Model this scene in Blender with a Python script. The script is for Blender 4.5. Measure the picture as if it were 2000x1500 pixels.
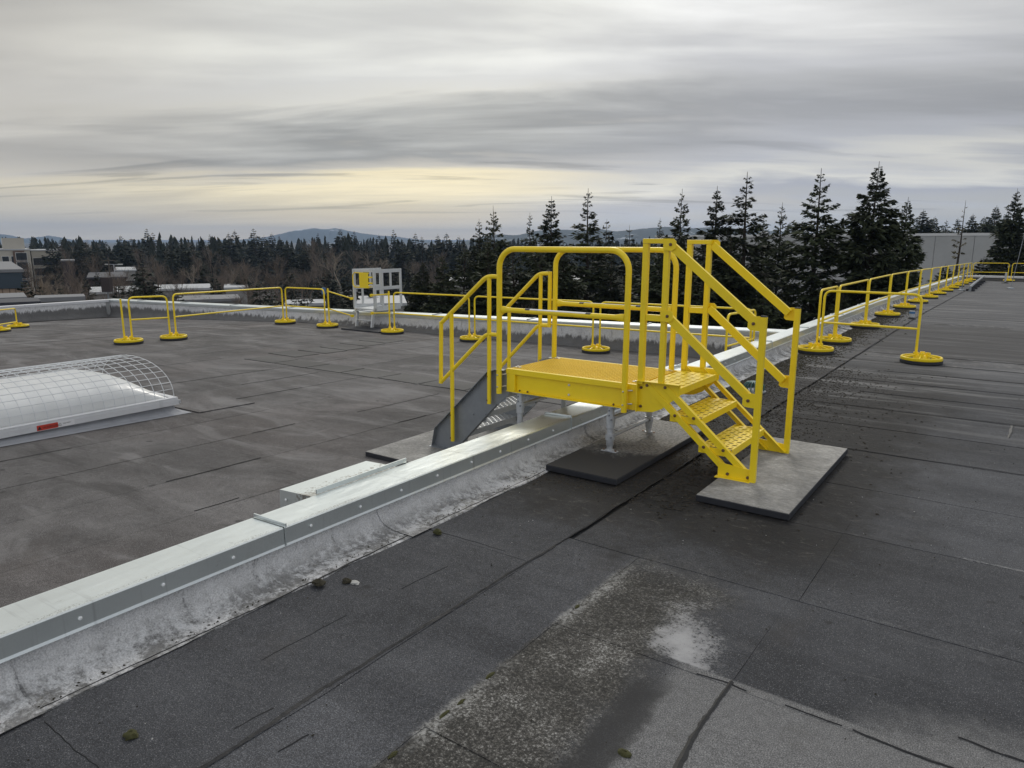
import bpy, math, random
import numpy as np
from mathutils import Vector, Matrix

for o in list(bpy.data.objects): bpy.data.objects.remove(o)
scene = bpy.context.scene
COL = scene.collection
R = math.radians

# ------------------------------------------------------------------ camera
CAM_H = 1.90
FOC, CX, CY, HORIZON, VPX = 1400.0, 1000.0, 750.0, 468.0, 2020.0
PITCH = math.atan((CY - HORIZON) / FOC)
YAW = math.atan((VPX - CX) / math.hypot(FOC, CY - HORIZON))
cam = bpy.data.cameras.new('camera')
cam.sensor_width = 36.0
cam.sensor_fit = 'HORIZONTAL'
cam.lens = FOC / 2000.0 * 36.0
cam.clip_start = 0.05
cam.clip_end = 60000
cam_ob = bpy.data.objects.new('camera', cam)
COL.objects.link(cam_ob)
cam_ob.location = (0, 0, CAM_H)
cam_ob.rotation_euler = (math.pi / 2 - PITCH, 0, YAW)
scene.camera = cam_ob

# ------------------------------------------------------------------ light
SUN_AZ, SUN_EL = R(30), R(38)          # azimuth counted from +Y towards -X
SUN = Vector((-math.sin(SUN_AZ) * math.cos(SUN_EL), math.cos(SUN_AZ) * math.cos(SUN_EL), math.sin(SUN_EL)))
sl = bpy.data.lights.new('sun', 'SUN')
sl.energy = 1.1
sl.angle = R(16)
sl.color = (1.0, 0.95, 0.86)
so = bpy.data.objects.new('sun', sl)
COL.objects.link(so)
so.rotation_euler = SUN.to_track_quat('Z', 'Y').to_euler()
so.location = (0, 0, 30)

scene.view_settings.view_transform = 'Standard'
scene.view_settings.look = 'None'
scene.view_settings.gamma = 1.0
scene.view_settings.exposure = 0.0
scene.view_settings.use_curve_mapping = False


class NT:
    """small helper round a node tree"""
    def __init__(self, tree):
        self.t = tree; self.n = tree.nodes; self.l = tree.links
    def node(self, typ, **kw):
        nd = self.n.new(typ)
        for k, v in kw.items():
            setattr(nd, k, v)
        return nd
    def put(self, sock, v):
        if v is None: return
        if isinstance(v, bpy.types.NodeSocket): self.l.new(v, sock)
        else:
            if hasattr(sock, 'default_value'):
                try: sock.default_value = v
                except Exception:
                    sock.default_value = (v[0], v[1], v[2], 1.0) if len(v) == 3 else v[:3]
    def math(self, op, a, b=None, c=None, clamp=False):
        nd = self.node('ShaderNodeMath', operation=op, use_clamp=clamp)
        self.put(nd.inputs[0], a); self.put(nd.inputs[1], b); self.put(nd.inputs[2], c)
        return nd.outputs[0]
    def vmath(self, op, a, b=None, scale=None):
        nd = self.node('ShaderNodeVectorMath', operation=op)
        self.put(nd.inputs[0], a); self.put(nd.inputs[1], b)
        if scale is not None: self.put(nd.inputs['Scale'], scale)
        return nd.outputs['Value'] if op in ('DOT_PRODUCT', 'LENGTH', 'DISTANCE') else nd.outputs[0]
    def noise(self, vec, scale, detail=4, rough=0.55, dist=0.0, out='Fac'):
        nd = self.node('ShaderNodeTexNoise')
        self.put(nd.inputs['Vector'], vec)
        nd.inputs['Scale'].default_value = scale
        nd.inputs['Detail'].default_value = detail
        nd.inputs['Roughness'].default_value = rough
        nd.inputs['Distortion'].default_value = dist
        return nd.outputs[out]
    def voro(self, vec, scale, feature='F1', rnd=1.0, out='Distance'):
        nd = self.node('ShaderNodeTexVoronoi', feature=feature)
        self.put(nd.inputs['Vector'], vec)
        nd.inputs['Scale'].default_value = scale
        nd.inputs['Randomness'].default_value = rnd
        return nd.outputs[out]
    def ramp(self, fac, stops, interp='LINEAR'):
        nd = self.node('ShaderNodeValToRGB')
        cr = nd.color_ramp; cr.interpolation = interp
        while len(cr.elements) < len(stops): cr.elements.new(0.5)
        for e, (p, c) in zip(cr.elements, stops):
            e.position = p
            e.color = (c, c, c, 1) if isinstance(c, (int, float)) else (c[0], c[1], c[2], 1)
        self.put(nd.inputs[0], fac)
        return nd.outputs[0]
    def step(self, v, a, b, lo=0.0, hi=1.0):
        nd = self.node('ShaderNodeMapRange', interpolation_type='SMOOTHSTEP')
        self.put(nd.inputs[0], v)
        for i, x in zip((1, 2, 3, 4), (a, b, lo, hi)): nd.inputs[i].default_value = x
        return nd.outputs[0]
    def mix(self, fac, a, b, blend='MIX'):
        nd = self.node('ShaderNodeMix', data_type='RGBA', blend_type=blend)
        self.put(nd.inputs[0], fac)
        self.put(nd.inputs[6], tuple(a) + (1,) if isinstance(a, tuple) and len(a) == 3 else a)
        self.put(nd.inputs[7], tuple(b) + (1,) if isinstance(b, tuple) and len(b) == 3 else b)
        return nd.outputs[2]
    def scalev(self, vec, s):
        return self.vmath('MULTIPLY', vec, s)
    def bump(self, h, strength=0.3, dist=0.01):
        nd = self.node('ShaderNodeBump')
        nd.inputs['Strength'].default_value = strength
        nd.inputs['Distance'].default_value = dist
        self.put(nd.inputs['Height'], h)
        return nd.outputs[0]


# ------------------------------------------------------------------ overcast sky
world = bpy.data.worlds.new('World')
scene.world = world
world.use_nodes = True
wt = NT(world.node_tree)
world.node_tree.nodes.clear()
w_out = wt.node('ShaderNodeOutputWorld')
w_bg = wt.node('ShaderNodeBackground')
nish = wt.node('ShaderNodeTexSky', sky_type='NISHITA')
nish.sun_disc = False
nish.sun_elevation = SUN_EL
nish.sun_rotation = -SUN_AZ
tc = wt.node('ShaderNodeTexCoord')
dirv = wt.vmath('NORMALIZE', tc.outputs['Generated'])
sep = wt.node('ShaderNodeSeparateXYZ'); wt.put(sep.inputs[0], dirv)
dz = wt.math('MAXIMUM', sep.outputs[2], 0.0)
HEAD = (-math.sin(YAW), math.cos(YAW), 0.0)
SIDE = (math.cos(YAW), math.sin(YAW), 0.0)
uu = wt.vmath('DOT_PRODUCT', dirv, SIDE)
vv = wt.vmath('DOT_PRODUCT', dirv, HEAD)
den = wt.math('ADD', dz, 0.10)
cu = wt.math('DIVIDE', uu, den); cv = wt.math('DIVIDE', vv, den)
# cloud layer coordinates: streets of stratus drawn out across the wind
comb = wt.node('ShaderNodeCombineXYZ')
wt.put(comb.inputs[0], wt.math('MULTIPLY', wt.math('ADD', cu, wt.math('MULTIPLY', cv, 0.25)), 0.42)); wt.put(comb.inputs[1], cv); comb.inputs[2].default_value = 3.7
n_big = wt.noise(comb.outputs[0], 0.42, 4, 0.45, 0.5)
n_mid = wt.noise(comb.outputs[0], 1.05, 7, 0.54, 0.7)
comb2 = wt.node('ShaderNodeCombineXYZ')
wt.put(comb2.inputs[0], wt.math('MULTIPLY', cu, 0.55)); wt.put(comb2.inputs[1], wt.math('MULTIPLY', cv, 2.6)); comb2.inputs[2].default_value = 9.1
n_fine = wt.noise(comb2.outputs[0], 0.85, 6, 0.52, 0.8)
c_big = wt.step(n_big, 0.32, 0.68); c_mid = wt.step(n_mid, 0.26, 0.74); c_fine = wt.step(n_fine, 0.30, 0.70)
warp = wt.math('ADD', wt.math('MULTIPLY', wt.math('SUBTRACT', c_big, 0.5), 0.105), wt.math('ADD', wt.math('MULTIPLY', wt.math('SUBTRACT', c_mid, 0.5), 0.065), wt.math('MULTIPLY', wt.math('SUBTRACT', c_fine, 0.5), 0.022)))
el = wt.math('ADD', wt.math('ADD', dz, wt.math('MULTIPLY', wt.math('MULTIPLY', uu, dz), -0.30)), wt.math('MULTIPLY', warp, wt.step(dz, 0.0, 0.18, 0.12, 1.0)))
rampL = wt.ramp(el, [
    (0.000, (0.82, 0.66, 0.44)), (0.022, (0.70, 0.585, 0.41)), (0.055, (0.62, 0.545, 0.385)), (0.088, (0.80, 0.70, 0.465)),
    (0.112, (0.46, 0.43, 0.37)), (0.138, (0.245, 0.243, 0.232)), (0.165, (0.33, 0.328, 0.31)), (0.200, (0.49, 0.48, 0.44)), (0.240, (0.44, 0.438, 0.42)),
    (0.300, (0.54, 0.54, 0.50)), (0.420, (0.56, 0.56, 0.52)), (0.700, (0.56, 0.57, 0.58)), (1.000, (0.55, 0.56, 0.59))])
rampR = wt.ramp(el, [
    (0.000, (0.70, 0.66, 0.58)), (0.028, (0.50, 0.50, 0.50)), (0.048, (0.38, 0.39, 0.43)), (0.070, (0.58, 0.57, 0.53)),
    (0.095, (0.37, 0.375, 0.395)), (0.135, (0.255, 0.257, 0.266)), (0.175, (0.31, 0.312, 0.316)), (0.215, (0.355, 0.357, 0.365)), (0.255, (0.42, 0.42, 0.415)),
    (0.320, (0.52, 0.52, 0.51)), (0.420, (0.54, 0.54, 0.53)), (0.700, (0.56, 0.57, 0.58)), (1.000, (0.55, 0.56, 0.59))])
side_r = wt.step(wt.math('ADD', uu, wt.math('MULTIPLY', wt.math('SUBTRACT', c_big, 0.5), 0.22)), -0.06, 0.34)
side_l = wt.step(uu, -0.22, -0.60, 0.0, 0.55)
base = wt.mix(side_r, wt.mix(side_l, rampL, (0.46, 0.43, 0.38)), rampR)
sund = wt.vmath('DOT_PRODUCT', dirv, tuple(SUN))
glow = wt.step(sund, -0.6, 1.0, 1.02, 1.16)
spot = wt.math('MULTIPLY', wt.step(sund, 0.70, 1.0, 0.0, 1.0), 0.62)
away = wt.step(sund, -0.2, 0.70, 0.0, 1.0)
grey = wt.mix(away, wt.mix(0.85, base, (0.68, 0.70, 0.74)), base)
strk = wt.math('MULTIPLY', wt.math('MULTIPLY', wt.step(n_fine, 0.55, 0.66), wt.step(dz, 0.010, 0.05)), wt.step(dz, 0.16, 0.07, 0.0, 1.0))
modul = wt.math('ADD', 0.76, wt.math('MULTIPLY', wt.math('ADD', wt.math('MULTIPLY', c_big, 0.45), wt.math('ADD', wt.math('MULTIPLY', c_mid, 0.40), wt.math('MULTIPLY', c_fine, 0.15))), 0.56))
modul = wt.math('MULTIPLY', modul, wt.math('SUBTRACT', 1.0, wt.math('MULTIPLY', strk, 0.30)))
lum = wt.math('MULTIPLY', modul, wt.math('ADD', glow, spot))
sc = wt.node('ShaderNodeVectorMath', operation='SCALE')
wt.put(sc.inputs[0], grey); wt.put(sc.inputs['Scale'], lum)
# thin places let the blue above through
nsc = wt.node('ShaderNodeVectorMath', operation='SCALE')
wt.put(nsc.inputs[0], nish.outputs[0]); nsc.inputs['Scale'].default_value = 0.10
cover = wt.step(n_big, 0.30, 0.55, 0.965, 0.99)
skyc = wt.mix(cover, nsc.outputs[0], sc.outputs[0])
SKY_STRENGTH = 0.10
s10 = wt.node('ShaderNodeVectorMath', operation='SCALE')
wt.put(s10.inputs[0], skyc); s10.inputs['Scale'].default_value = 1.0 / SKY_STRENGTH
wt.put(w_bg.inputs['Color'], s10.outputs[0])
w_bg.inputs['Strength'].default_value = SKY_STRENGTH
wt.l.new(w_bg.outputs[0], w_out.inputs['Surface'])

# ------------------------------------------------------------------ pixel -> direction -> point on what the thing touches
_F = np.array([-math.sin(YAW) * math.cos(PITCH), math.cos(YAW) * math.cos(PITCH), -math.sin(PITCH)])
_R = np.array([math.cos(YAW), math.sin(YAW), 0.0])
_U = np.cross(_R, _F)
_C = np.array([0, 0, CAM_H])
def ray(x, y): return (_F * FOC + _R * (x - CX) - _U * (y - CY)) / FOC
def on_y(x, y, Y):
    d = ray(x, y); return _C + d * (Y / d[1])
def on_x(x, y, X):
    d = ray(x, y); return _C + d * (X / d[0])
def on_z(x, y, Z):
    d = ray(x, y); return _C + d * ((Z - CAM_H) / d[2])
def at_dist(x, y, D):                                  # horizontal distance D
    d = ray(x, y); return _C + d * (D / math.hypot(d[0], d[1]))
def zr(Y):                                             # upper roof, falls gently away to the far end
    Y = float(Y)
    return -0.004 * max(0, min(Y, 22) - 5) - 0.0165 * max(0, Y - 22)
def zl(X, Y):                                          # lower roof with its falls
    return -0.27 - 0.0085 * (-X - 4.8) - 0.023 * (Y - 5.4) - 0.04 * max(0, -X - 18)
def on_lower(x, y):
    d = ray(x, y); lo, hi = 0.1, 100
    for _ in range(50):
        m = (lo + hi) / 2; P = _C + d * m
        if P[2] > zl(P[0], P[1]): lo = m
        else: hi = m
    return P

# ------------------------------------------------------------------ mesh helpers
class MB:
    def __init__(self): self.v = []; self.f = []
    def add(self, vs, fs):
        o = len(self.v)
        self.v.extend([tuple(p) for p in vs]); self.f.extend([tuple(i + o for i in f) for f in fs])
        return self
    def box(self, a, b):
        x0, y0, z0 = a; x1, y1, z1 = b
        return self.add([(x0,y0,z0),(x1,y0,z0),(x1,y1,z0),(x0,y1,z0),(x0,y0,z1),(x1,y0,z1),(x1,y1,z1),(x0,y1,z1)],
                        [(0,3,2,1),(4,5,6,7),(0,1,5,4),(1,2,6,5),(2,3,7,6),(3,0,4,7)])
    def bar(self, p, q, w, h, up=(0,0,1)):             # rectangular bar from p to q; h measured along up
        p = Vector(p); q = Vector(q); d = (q - p).normalized(); up = Vector(up)
        s = d.cross(up)
        if s.length < 1e-5: s = d.cross(Vector((0,1,0)))
        s.normalize(); u = s.cross(d).normalized()
        vs = []
        for c in (p, q):
            for a, b in ((-1,-1),(1,-1),(1,1),(-1,1)):
                vs.append(c + s * (a * w / 2) + u * (b * h / 2))
        return self.add(vs, [(3,2,1,0),(4,5,6,7),(0,1,5,4),(1,2,6,5),(2,3,7,6),(3,0,4,7)])
    def tube(self, pts, r, n=8, cap=True):
        pts = [Vector(p) for p in pts]
        rs = r if isinstance(r, (list, tuple)) else [r] * len(pts)
        t0 = (pts[1] - pts[0]).normalized()
        a = Vector((0,0,1)) if abs(t0.z) < 0.9 else Vector((1,0,0))
        nrm = t0.cross(a).normalized()
        vs = []; prev = t0
        for i, p in enumerate(pts):
            if i == 0: t = t0
            elif i == len(pts) - 1: t = (pts[i] - pts[i-1]).normalized()
            else: t = ((pts[i+1] - pts[i]).normalized() + (pts[i] - pts[i-1]).normalized()).normalized()
            q = prev.rotation_difference(t); nrm = (q @ nrm).normalized(); prev = t
            b = t.cross(nrm)
            for k in range(n):
                an = 2 * math.pi * k / n
                vs.append(p + (nrm * math.cos(an) + b * math.sin(an)) * rs[i])
        fs = []
        for i in range(len(pts) - 1):
            for k in range(n):
                k2 = (k + 1) % n
                fs.append((i*n+k, i*n+k2, (i+1)*n+k2, (i+1)*n+k))
        if cap:
            fs.append(tuple(range(n - 1, -1, -1))); fs.append(tuple((len(pts)-1)*n + k for k in range(n)))
        return self.add(vs, fs)
    def lathe(self, prof, c=(0,0,0), n=24, axis='z', cap=True):
        vs = []; m = len(prof)
        for k in range(n):
            an = 2 * math.pi * k / n
            for r, z in prof:
                x, y = r * math.cos(an), r * math.sin(an)
                p = (x, y, z) if axis == 'z' else ((x, z, y) if axis == 'y' else (z, x, y))
                vs.append((p[0] + c[0], p[1] + c[1], p[2] + c[2]))
        fs = []
        for k in range(n):
            k2 = (k + 1) % n
            for i in range(m - 1):
                fs.append((k*m+i, k2*m+i, k2*m+i+1, k*m+i+1))
        if cap:
            if prof[0][0] > 1e-6: fs.append(tuple(k*m for k in range(n - 1, -1, -1)))
            if prof[-1][0] > 1e-6: fs.append(tuple(k*m+m-1 for k in range(n)))
        return self.add(vs, fs)
    def prism(self, poly, y0, y1):                     # polygon in XZ drawn out along Y
        n = len(poly)
        vs = [(x, y0, z) for x, z in poly] + [(x, y1, z) for x, z in poly]
        fs = [tuple(range(n)), tuple(range(2*n-1, n-1, -1))]
        for i in range(n):
            j = (i + 1) % n; fs.append((i, i+n, j+n, j))
        return self.add(vs, fs)
    def build(self, name, mat, parent=None, smooth=False, bevel=0.0, loc=None):
        me = bpy.data.meshes.new(name)
        me.from_pydata(self.v, [], self.f); me.update()
        if smooth:
            me.polygons.foreach_set('use_smooth', [True] * len(me.polygons))
            try: me.set_sharp_from_angle(angle=R(40))
            except Exception: pass
        if mat is not None: me.materials.append(mat)
        o = bpy.data.objects.new(name, me); COL.objects.link(o)
        if parent is not None: o.parent = parent
        if loc is not None: o.location = loc
        if bevel:
            b = o.modifiers.new('bevel', 'BEVEL'); b.width = bevel; b.segments = 2; b.limit_method = 'ANGLE'; b.angle_limit = R(50)
        return o

def arc(c, r, a0, a1, n, plane='xz'):
    out = []
    for i in range(n + 1):
        a = a0 + (a1 - a0) * i / n
        if plane == 'xz': out.append((c[0] + r * math.cos(a), c[1], c[2] + r * math.sin(a)))
        else: out.append((c[0], c[1] + r * math.cos(a), c[2] + r * math.sin(a)))
    return out
def empty(name, loc=(0,0,0), rz=0.0):
    o = bpy.data.objects.new(name, None); COL.objects.link(o)
    o.empty_display_size = 0.2; o.location = loc; o.rotation_euler = (0, 0, rz)
    return o
def tag(o, label, cat, group=None):
    o['label'] = label; o['category'] = cat
    if group: o['group'] = group
    return o
def setting(o): o['kind'] = 'structure'; return o
def stuff(o): o['kind'] = 'stuff'; return o
KIDS = {}
def copy_tree(root, loc=None, rz=None):
    kids = {}
    for o in COL.objects:
        if o.parent is not None: kids.setdefault(o.parent.name, []).append(o)
    return _copy(root, kids, None, loc, rz)
def _copy(o, kids, parent, loc=None, rz=None):
    c = o.copy(); COL.objects.link(c)
    if parent is not None: c.parent = parent
    if loc is not None: c.location = loc
    if rz is not None: c.rotation_euler = (0, 0, rz)
    for k in kids.get(o.name, []): _copy(k, kids, c)
    return c
ORD = ['first','second','third','fourth','fifth','sixth','seventh','eighth','ninth','tenth','eleventh','twelfth','thirteenth','fourteenth','fifteenth','sixteenth']

# ------------------------------------------------------------------ materials
M = {}
def new_mat(name):
    m = bpy.data.materials.new(name); m.use_nodes = True
    t = NT(m.node_tree); b = m.node_tree.nodes['Principled BSDF']
    M[name] = m
    return m, t, b
def plain(name, col, rough=0.5, metal=0.0, var=0.12, scale=6.0, bump=0.0, bscale=60.0, spec=0.5, dirt=None, dirt_amt=0.4, dirt_scale=3.0):
    m, t, b = new_mat(name)
    g = t.node('ShaderNodeNewGeometry').outputs['Position']
    n = t.noise(g, scale, 5, 0.6)
    c = t.mix(n, tuple(max(0, x * (1 - var)) for x in col), tuple(min(1, x * (1 + var)) for x in col))
    if dirt:
        dn = t.noise(g, dirt_scale, 8, 0.7, 0.6)
        c = t.mix(t.math('MULTIPLY', t.step(dn, 0.52, 0.72), dirt_amt), c, dirt)
    t.put(b.inputs['Base Color'], c)
    t.put(b.inputs['Roughness'], t.math('ADD', rough - 0.06, t.math('MULTIPLY', t.noise(g, scale * 3, 3), 0.12)))
    b.inputs['Metallic'].default_value = metal
    b.inputs['Specular IOR Level'].default_value = spec
    if bump: t.put(b.inputs['Normal'], t.bump(t.noise(g, bscale, 4, 0.6), bump, 0.004))
    return m

plain('yellow_paint', (0.97, 0.705, 0.014), 0.38, 0, 0.07, 5, 0.06, 90, dirt=(0.55, 0.38, 0.05), dirt_amt=0.18, dirt_scale=7)
plain('deck_yellow', (0.92, 0.63, 0.055), 0.75, 0, 0.14, 14, 0.4, 260)
plain('galvanised', (0.50, 0.52, 0.54), 0.42, 0.30, 0.22, 26, 0.05, 60, dirt=(0.20, 0.21, 0.21), dirt_amt=0.4)
plain('dark_galvanised', (0.27, 0.29, 0.31), 0.5, 0.5, 0.2, 12, 0.05, 60)
plain('aluminium', (0.62, 0.64, 0.65), 0.40, 0.3, 0.12, 12, dirt=(0.35, 0.36, 0.36), dirt_amt=0.35)
plain('bolt_brown', (0.18, 0.11, 0.07), 0.5, 0.6, 0.3, 60)
plain('bolt_zinc', (0.62, 0.60, 0.55), 0.35, 0.8, 0.2, 60)
plain('rubber_black', (0.022, 0.024, 0.030), 0.7, 0, 0.3, 10, 0.15, 120)
plain('screw_white', (0.74, 0.76, 0.76), 0.4, 0, 0.1, 30)
plain('wire_white', (0.66, 0.68, 0.70), 0.45, 0.2, 0.12, 10)
plain('frame_white', (0.66, 0.67, 0.69), 0.42, 0.1, 0.10, 4, dirt=(0.40, 0.41, 0.42), dirt_amt=0.4)
plain('bitumen', (0.014, 0.014, 0.015), 0.55, 0, 0.4, 18, 0.5, 90)
plain('moss', (0.055, 0.055, 0.018), 0.95, 0, 0.5, 60, 0.6, 160)
plain('dry_moss', (0.034, 0.030, 0.018), 0.95, 0, 0.5, 30, 0.5, 160)
plain('leaf_litter', (0.026, 0.021, 0.015), 0.9, 0, 0.6, 40)
plain('pebble', (0.42, 0.42, 0.40), 0.8, 0, 0.3, 40)
plain('drain_green', (0.05, 0.13, 0.12), 0.5, 0, 0.2, 20)
plain('red_label', (0.55, 0.05, 0.03), 0.5, 0, 0.05, 20)
plain('white_label', (0.75, 0.75, 0.76), 0.5, 0, 0.05, 20)
plain('black_print', (0.02, 0.02, 0.02), 0.5, 0, 0.05, 20)
plain('blue_plastic', (0.05, 0.16, 0.35), 0.5, 0, 0.1, 20)
plain('upstand_grey', (0.30, 0.31, 0.335), 0.7, 0, 0.22, 5, 0.3, 60, dirt=(0.17, 0.175, 0.185), dirt_amt=0.6, dirt_scale=2.2)

# --- membrane: mineral cap sheet, weathered
def membrane(name, dark, light, speck_amt, upper):
    m, t, b = new_mat(name)
    g = t.node('ShaderNodeNewGeometry').outputs['Position']
    s = t.node('ShaderNodeSeparateXYZ'); t.put(s.inputs[0], g)
    X, Y = s.outputs[0], s.outputs[1]
    info = t.node('ShaderNodeObjectInfo')
    big = t.noise(g, 0.55, 6, 0.62, 0.3)
    mid = t.noise(g, 3.1, 7, 0.68, 0.4)
    fine = t.noise(g, 26, 6, 0.7)
    grain = t.noise(g, 190, 2, 0.7)
    wide = t.noise(t.scalev(g, (0.35, 1.6, 1.0) if upper else (0.30, 0.8, 1.0)), 1.15, 7, 0.62, 0.5)
    tone = t.math('ADD', t.math('MULTIPLY', big, 0.40), t.math('ADD', t.math('MULTIPLY', wide, 0.42), t.math('MULTIPLY', mid, 0.24)))
    tone = t.math('ADD', tone, t.math('MULTIPLY', t.math('SUBTRACT', fine, 0.5), 0.22))
    c = t.ramp(tone, [(0.28, tuple(0.62 * x for x in dark)), (0.46, dark), (0.60, tuple((a + d) / 2 for a, d in zip(dark, light))), (0.78, light)])
    # sheet to sheet difference in weathering
    rnd = t.math('ADD', 0.86, t.math('MULTIPLY', info.outputs['Random'], 0.28))
    rr = t.node('ShaderNodeVectorMath', operation='SCALE'); t.put(rr.inputs[0], c); t.put(rr.inputs['Scale'], rnd)
    c = rr.outputs[0]
    # grain of the mineral surfacing and bare pale granules
    c = t.mix(t.step(grain, 0.42, 0.74, 0.0, 0.85), c, t.mix(1.0, c, (2.9, 2.9, 2.95), 'MULTIPLY'))
    c = t.mix(t.step(grain, 0.50, 0.26, 0.0, 0.75), c, t.mix(1.0, c, (0.40, 0.40, 0.42), 'MULTIPLY'))
    v = t.voro(g, 105)
    pale = t.math('MULTIPLY', t.step(v, 0.30, 0.16), t.step(t.noise(g, 60, 2), 0.46, 0.60))
    c = t.mix(t.math('MULTIPLY', pale, speck_amt), c, (0.46, 0.46, 0.47))
    v2 = t.voro(g, 175); vc = t.voro(g, 175, out='Color')
    vs_ = t.node('ShaderNodeSeparateXYZ'); t.put(vs_.inputs[0], vc)
    sp = t.math('MULTIPLY', t.step(v2, 0.42, 0.22), t.step(vs_.outputs[0], 0.80, 0.86))
    c = t.mix(t.math('MULTIPLY', sp, 0.38 if upper else 0.25), c, (0.40, 0.40, 0.41))
    # brownish dust in the hollows, soot streaks
    c = t.mix(t.math('MULTIPLY', t.step(t.noise(g, 0.9, 8, 0.7, 0.8), 0.54, 0.72), 0.38), c, (0.050, 0.046, 0.044) if upper else (0.075, 0.066, 0.060))
    bl = t.noise(t.scalev(g, (0.5, 2.2, 1) if upper else (1.0, 0.45, 1)), 1.9, 9, 0.74, 1.0)
    c = t.mix(t.math('MULTIPLY', t.step(bl, 0.57, 0.74), 0.34), c, (0.17, 0.17, 0.174) if upper else (0.25, 0.245, 0.24))
    spots = t.voro(t.vmath('ADD', g, t.scalev(t.noise(g, 9, 3, out='Color'), (0.12, 0.12, 0.0))), 3.4)
    c = t.mix(t.math('MULTIPLY', t.step(spots, 0.13, 0.05), t.step(t.noise(g, 1.4, 2), 0.48, 0.60, 0, 0.75)), c, (0.020, 0.020, 0.021))
    rough = 0.86
    h = t.math('ADD', t.math('MULTIPLY', grain, 0.30), t.math('ADD', t.math('MULTIPLY', fine, 0.5), t.math('MULTIPLY', mid, 1.2)))
    if upper:
        w1 = t.math('MULTIPLY', t.math('SUBTRACT', t.noise(g, 2.3, 6, 0.65), 0.5), 0.55)
        w2 = t.math('MULTIPLY', t.math('SUBTRACT', t.noise(g, 11, 6, 0.7), 0.5), 0.20)
        ww = t.math('ADD', w1, w2)
        # loose granules that collected in the hollow beside the old sheet edge
        xa = t.math('ADD', X, t.math('MULTIPLY', w2, 0.30))
        m1 = t.math('MULTIPLY', t.step(xa, -1.765, -1.73), t.step(t.math('ADD', X, ww), -1.02, -1.34))
        m1 = t.math('MULTIPLY', m1, t.step(t.math('ADD', Y, ww), 3.95, 3.45))
        gn = t.noise(g, 85, 4, 0.85)
        gcol = t.ramp(t.math('ADD', t.math('MULTIPLY', gn, 0.75), t.math('MULTIPLY', mid, 0.30)), [(0.40, (0.010, 0.010, 0.009)), (0.51, (0.034, 0.032, 0.028)), (0.58, (0.11, 0.105, 0.095)), (0.68, (0.46, 0.46, 0.445))])
        c = t.mix(t.math('MULTIPLY', m1, 0.92), c, gcol)
        # pale rim along that edge
        rim = t.math('MULTIPLY', t.step(t.math('ABSOLUTE', t.math('ADD', xa, 1.725)), 0.055, 0.012), t.step(t.math('ADD', Y, ww), 3.9, 3.3))
        c = t.mix(t.math('MULTIPLY', t.math('MULTIPLY', rim, t.step(t.noise(g, 3.2, 4, 0.6), 0.40, 0.62)), t.step(t.noise(g, 46, 4, 0.7), 0.40, 0.62, 0, 0.75)), c, (0.34, 0.34, 0.33))
        # bright drift of clean white granules
        dx = t.math('MULTIPLY', t.math('ADD', X, t.math('ADD', 1.11, t.math('MULTIPLY', t.math('SUBTRACT', Y, 2.95), 0.42))), 1.55); dy = t.math('MULTIPLY', t.math('SUBTRACT', Y, 2.98), 0.70)
        rd = t.math('ADD', t.math('SQRT', t.math('ADD', t.math('MULTIPLY', dx, dx), t.math('MULTIPLY', dy, dy))), t.math('MULTIPLY', ww, 1.5))
        br = t.math('MULTIPLY', t.step(rd, 0.40, 0.02), t.step(Y, 2.845, 2.875))
        brn = t.math('MULTIPLY', br, t.step(t.math('ADD', t.noise(g, 75, 3, 0.7), t.math('MULTIPLY', br, 0.28)), 0.50, 0.66))
        c = t.mix(t.math('MULTIPLY', brn, 0.9), c, (0.40, 0.40, 0.405))
        # worn, paler sheet at the foot of the picture
        m2 = t.math('MULTIPLY', t.step(Y, 2.87, 2.85), t.step(t.math('ADD', X, t.math('MULTIPLY', ww, 0.35)), -1.13, -1.04))
        m2b = t.math('MULTIPLY', t.step(t.math('ADD', X, t.math('MULTIPLY', ww, 0.4)), -0.45, -0.2), t.step(t.math('ADD', t.math('SUBTRACT', Y, t.math('MULTIPLY', X, 0.25)), ww), 3.25, 2.9))
        m2 = t.math('MAXIMUM', m2, m2b)
        wcol = t.ramp(t.math('ADD', t.math('MULTIPLY', grain, 0.8), t.math('MULTIPLY', fine, 0.2)), [(0.30, (0.055, 0.055, 0.056)), (0.50, (0.15, 0.15, 0.151)), (0.72, (0.40, 0.40, 0.40))])
        wcol = t.mix(t.step(mid, 0.55, 0.72, 0, 0.5), wcol, (0.10, 0.095, 0.085))
        c = t.mix(t.math('MULTIPLY', m2, 0.80), c, wcol)
        # bare dark strip between
        m3 = t.math('MULTIPLY', t.step(t.math('ABSOLUTE', t.math('ADD', t.math('ADD', X, 1.12), t.math('MULTIPLY', ww, 0.3))), 0.10, 0.05), t.step(Y, 2.75, 2.55))
        c = t.mix(t.math('MULTIPLY', m3, 0.8), c, (0.026, 0.026, 0.027))
        # silt and needles that wash towards the drain beside the curb
        cxx = t.math('ADD', X, t.math('ADD', 2.35, t.math('MULTIPLY', t.math('SUBTRACT', Y, 6.5), -0.02)))
        dr = t.math('ADD', t.math('ABSOLUTE', t.math('SUBTRACT', cxx, 0.25)), t.math('MULTIPLY', ww, 2.0))
        band = t.math('MULTIPLY', t.step(t.math('ADD', Y, t.math('MULTIPLY', ww, 2.6)), 3.6, 4.7), t.step(t.math('ADD', Y, t.math('MULTIPLY', ww, 4.0)), 14.5, 10.0))
        silt = t.math('MULTIPLY', t.step(dr, 1.75, 0.95), band)
        sn = t.noise(t.scalev(g, (0.8, 1.15, 1.0)), 12, 9, 0.80, 0.8)
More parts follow.
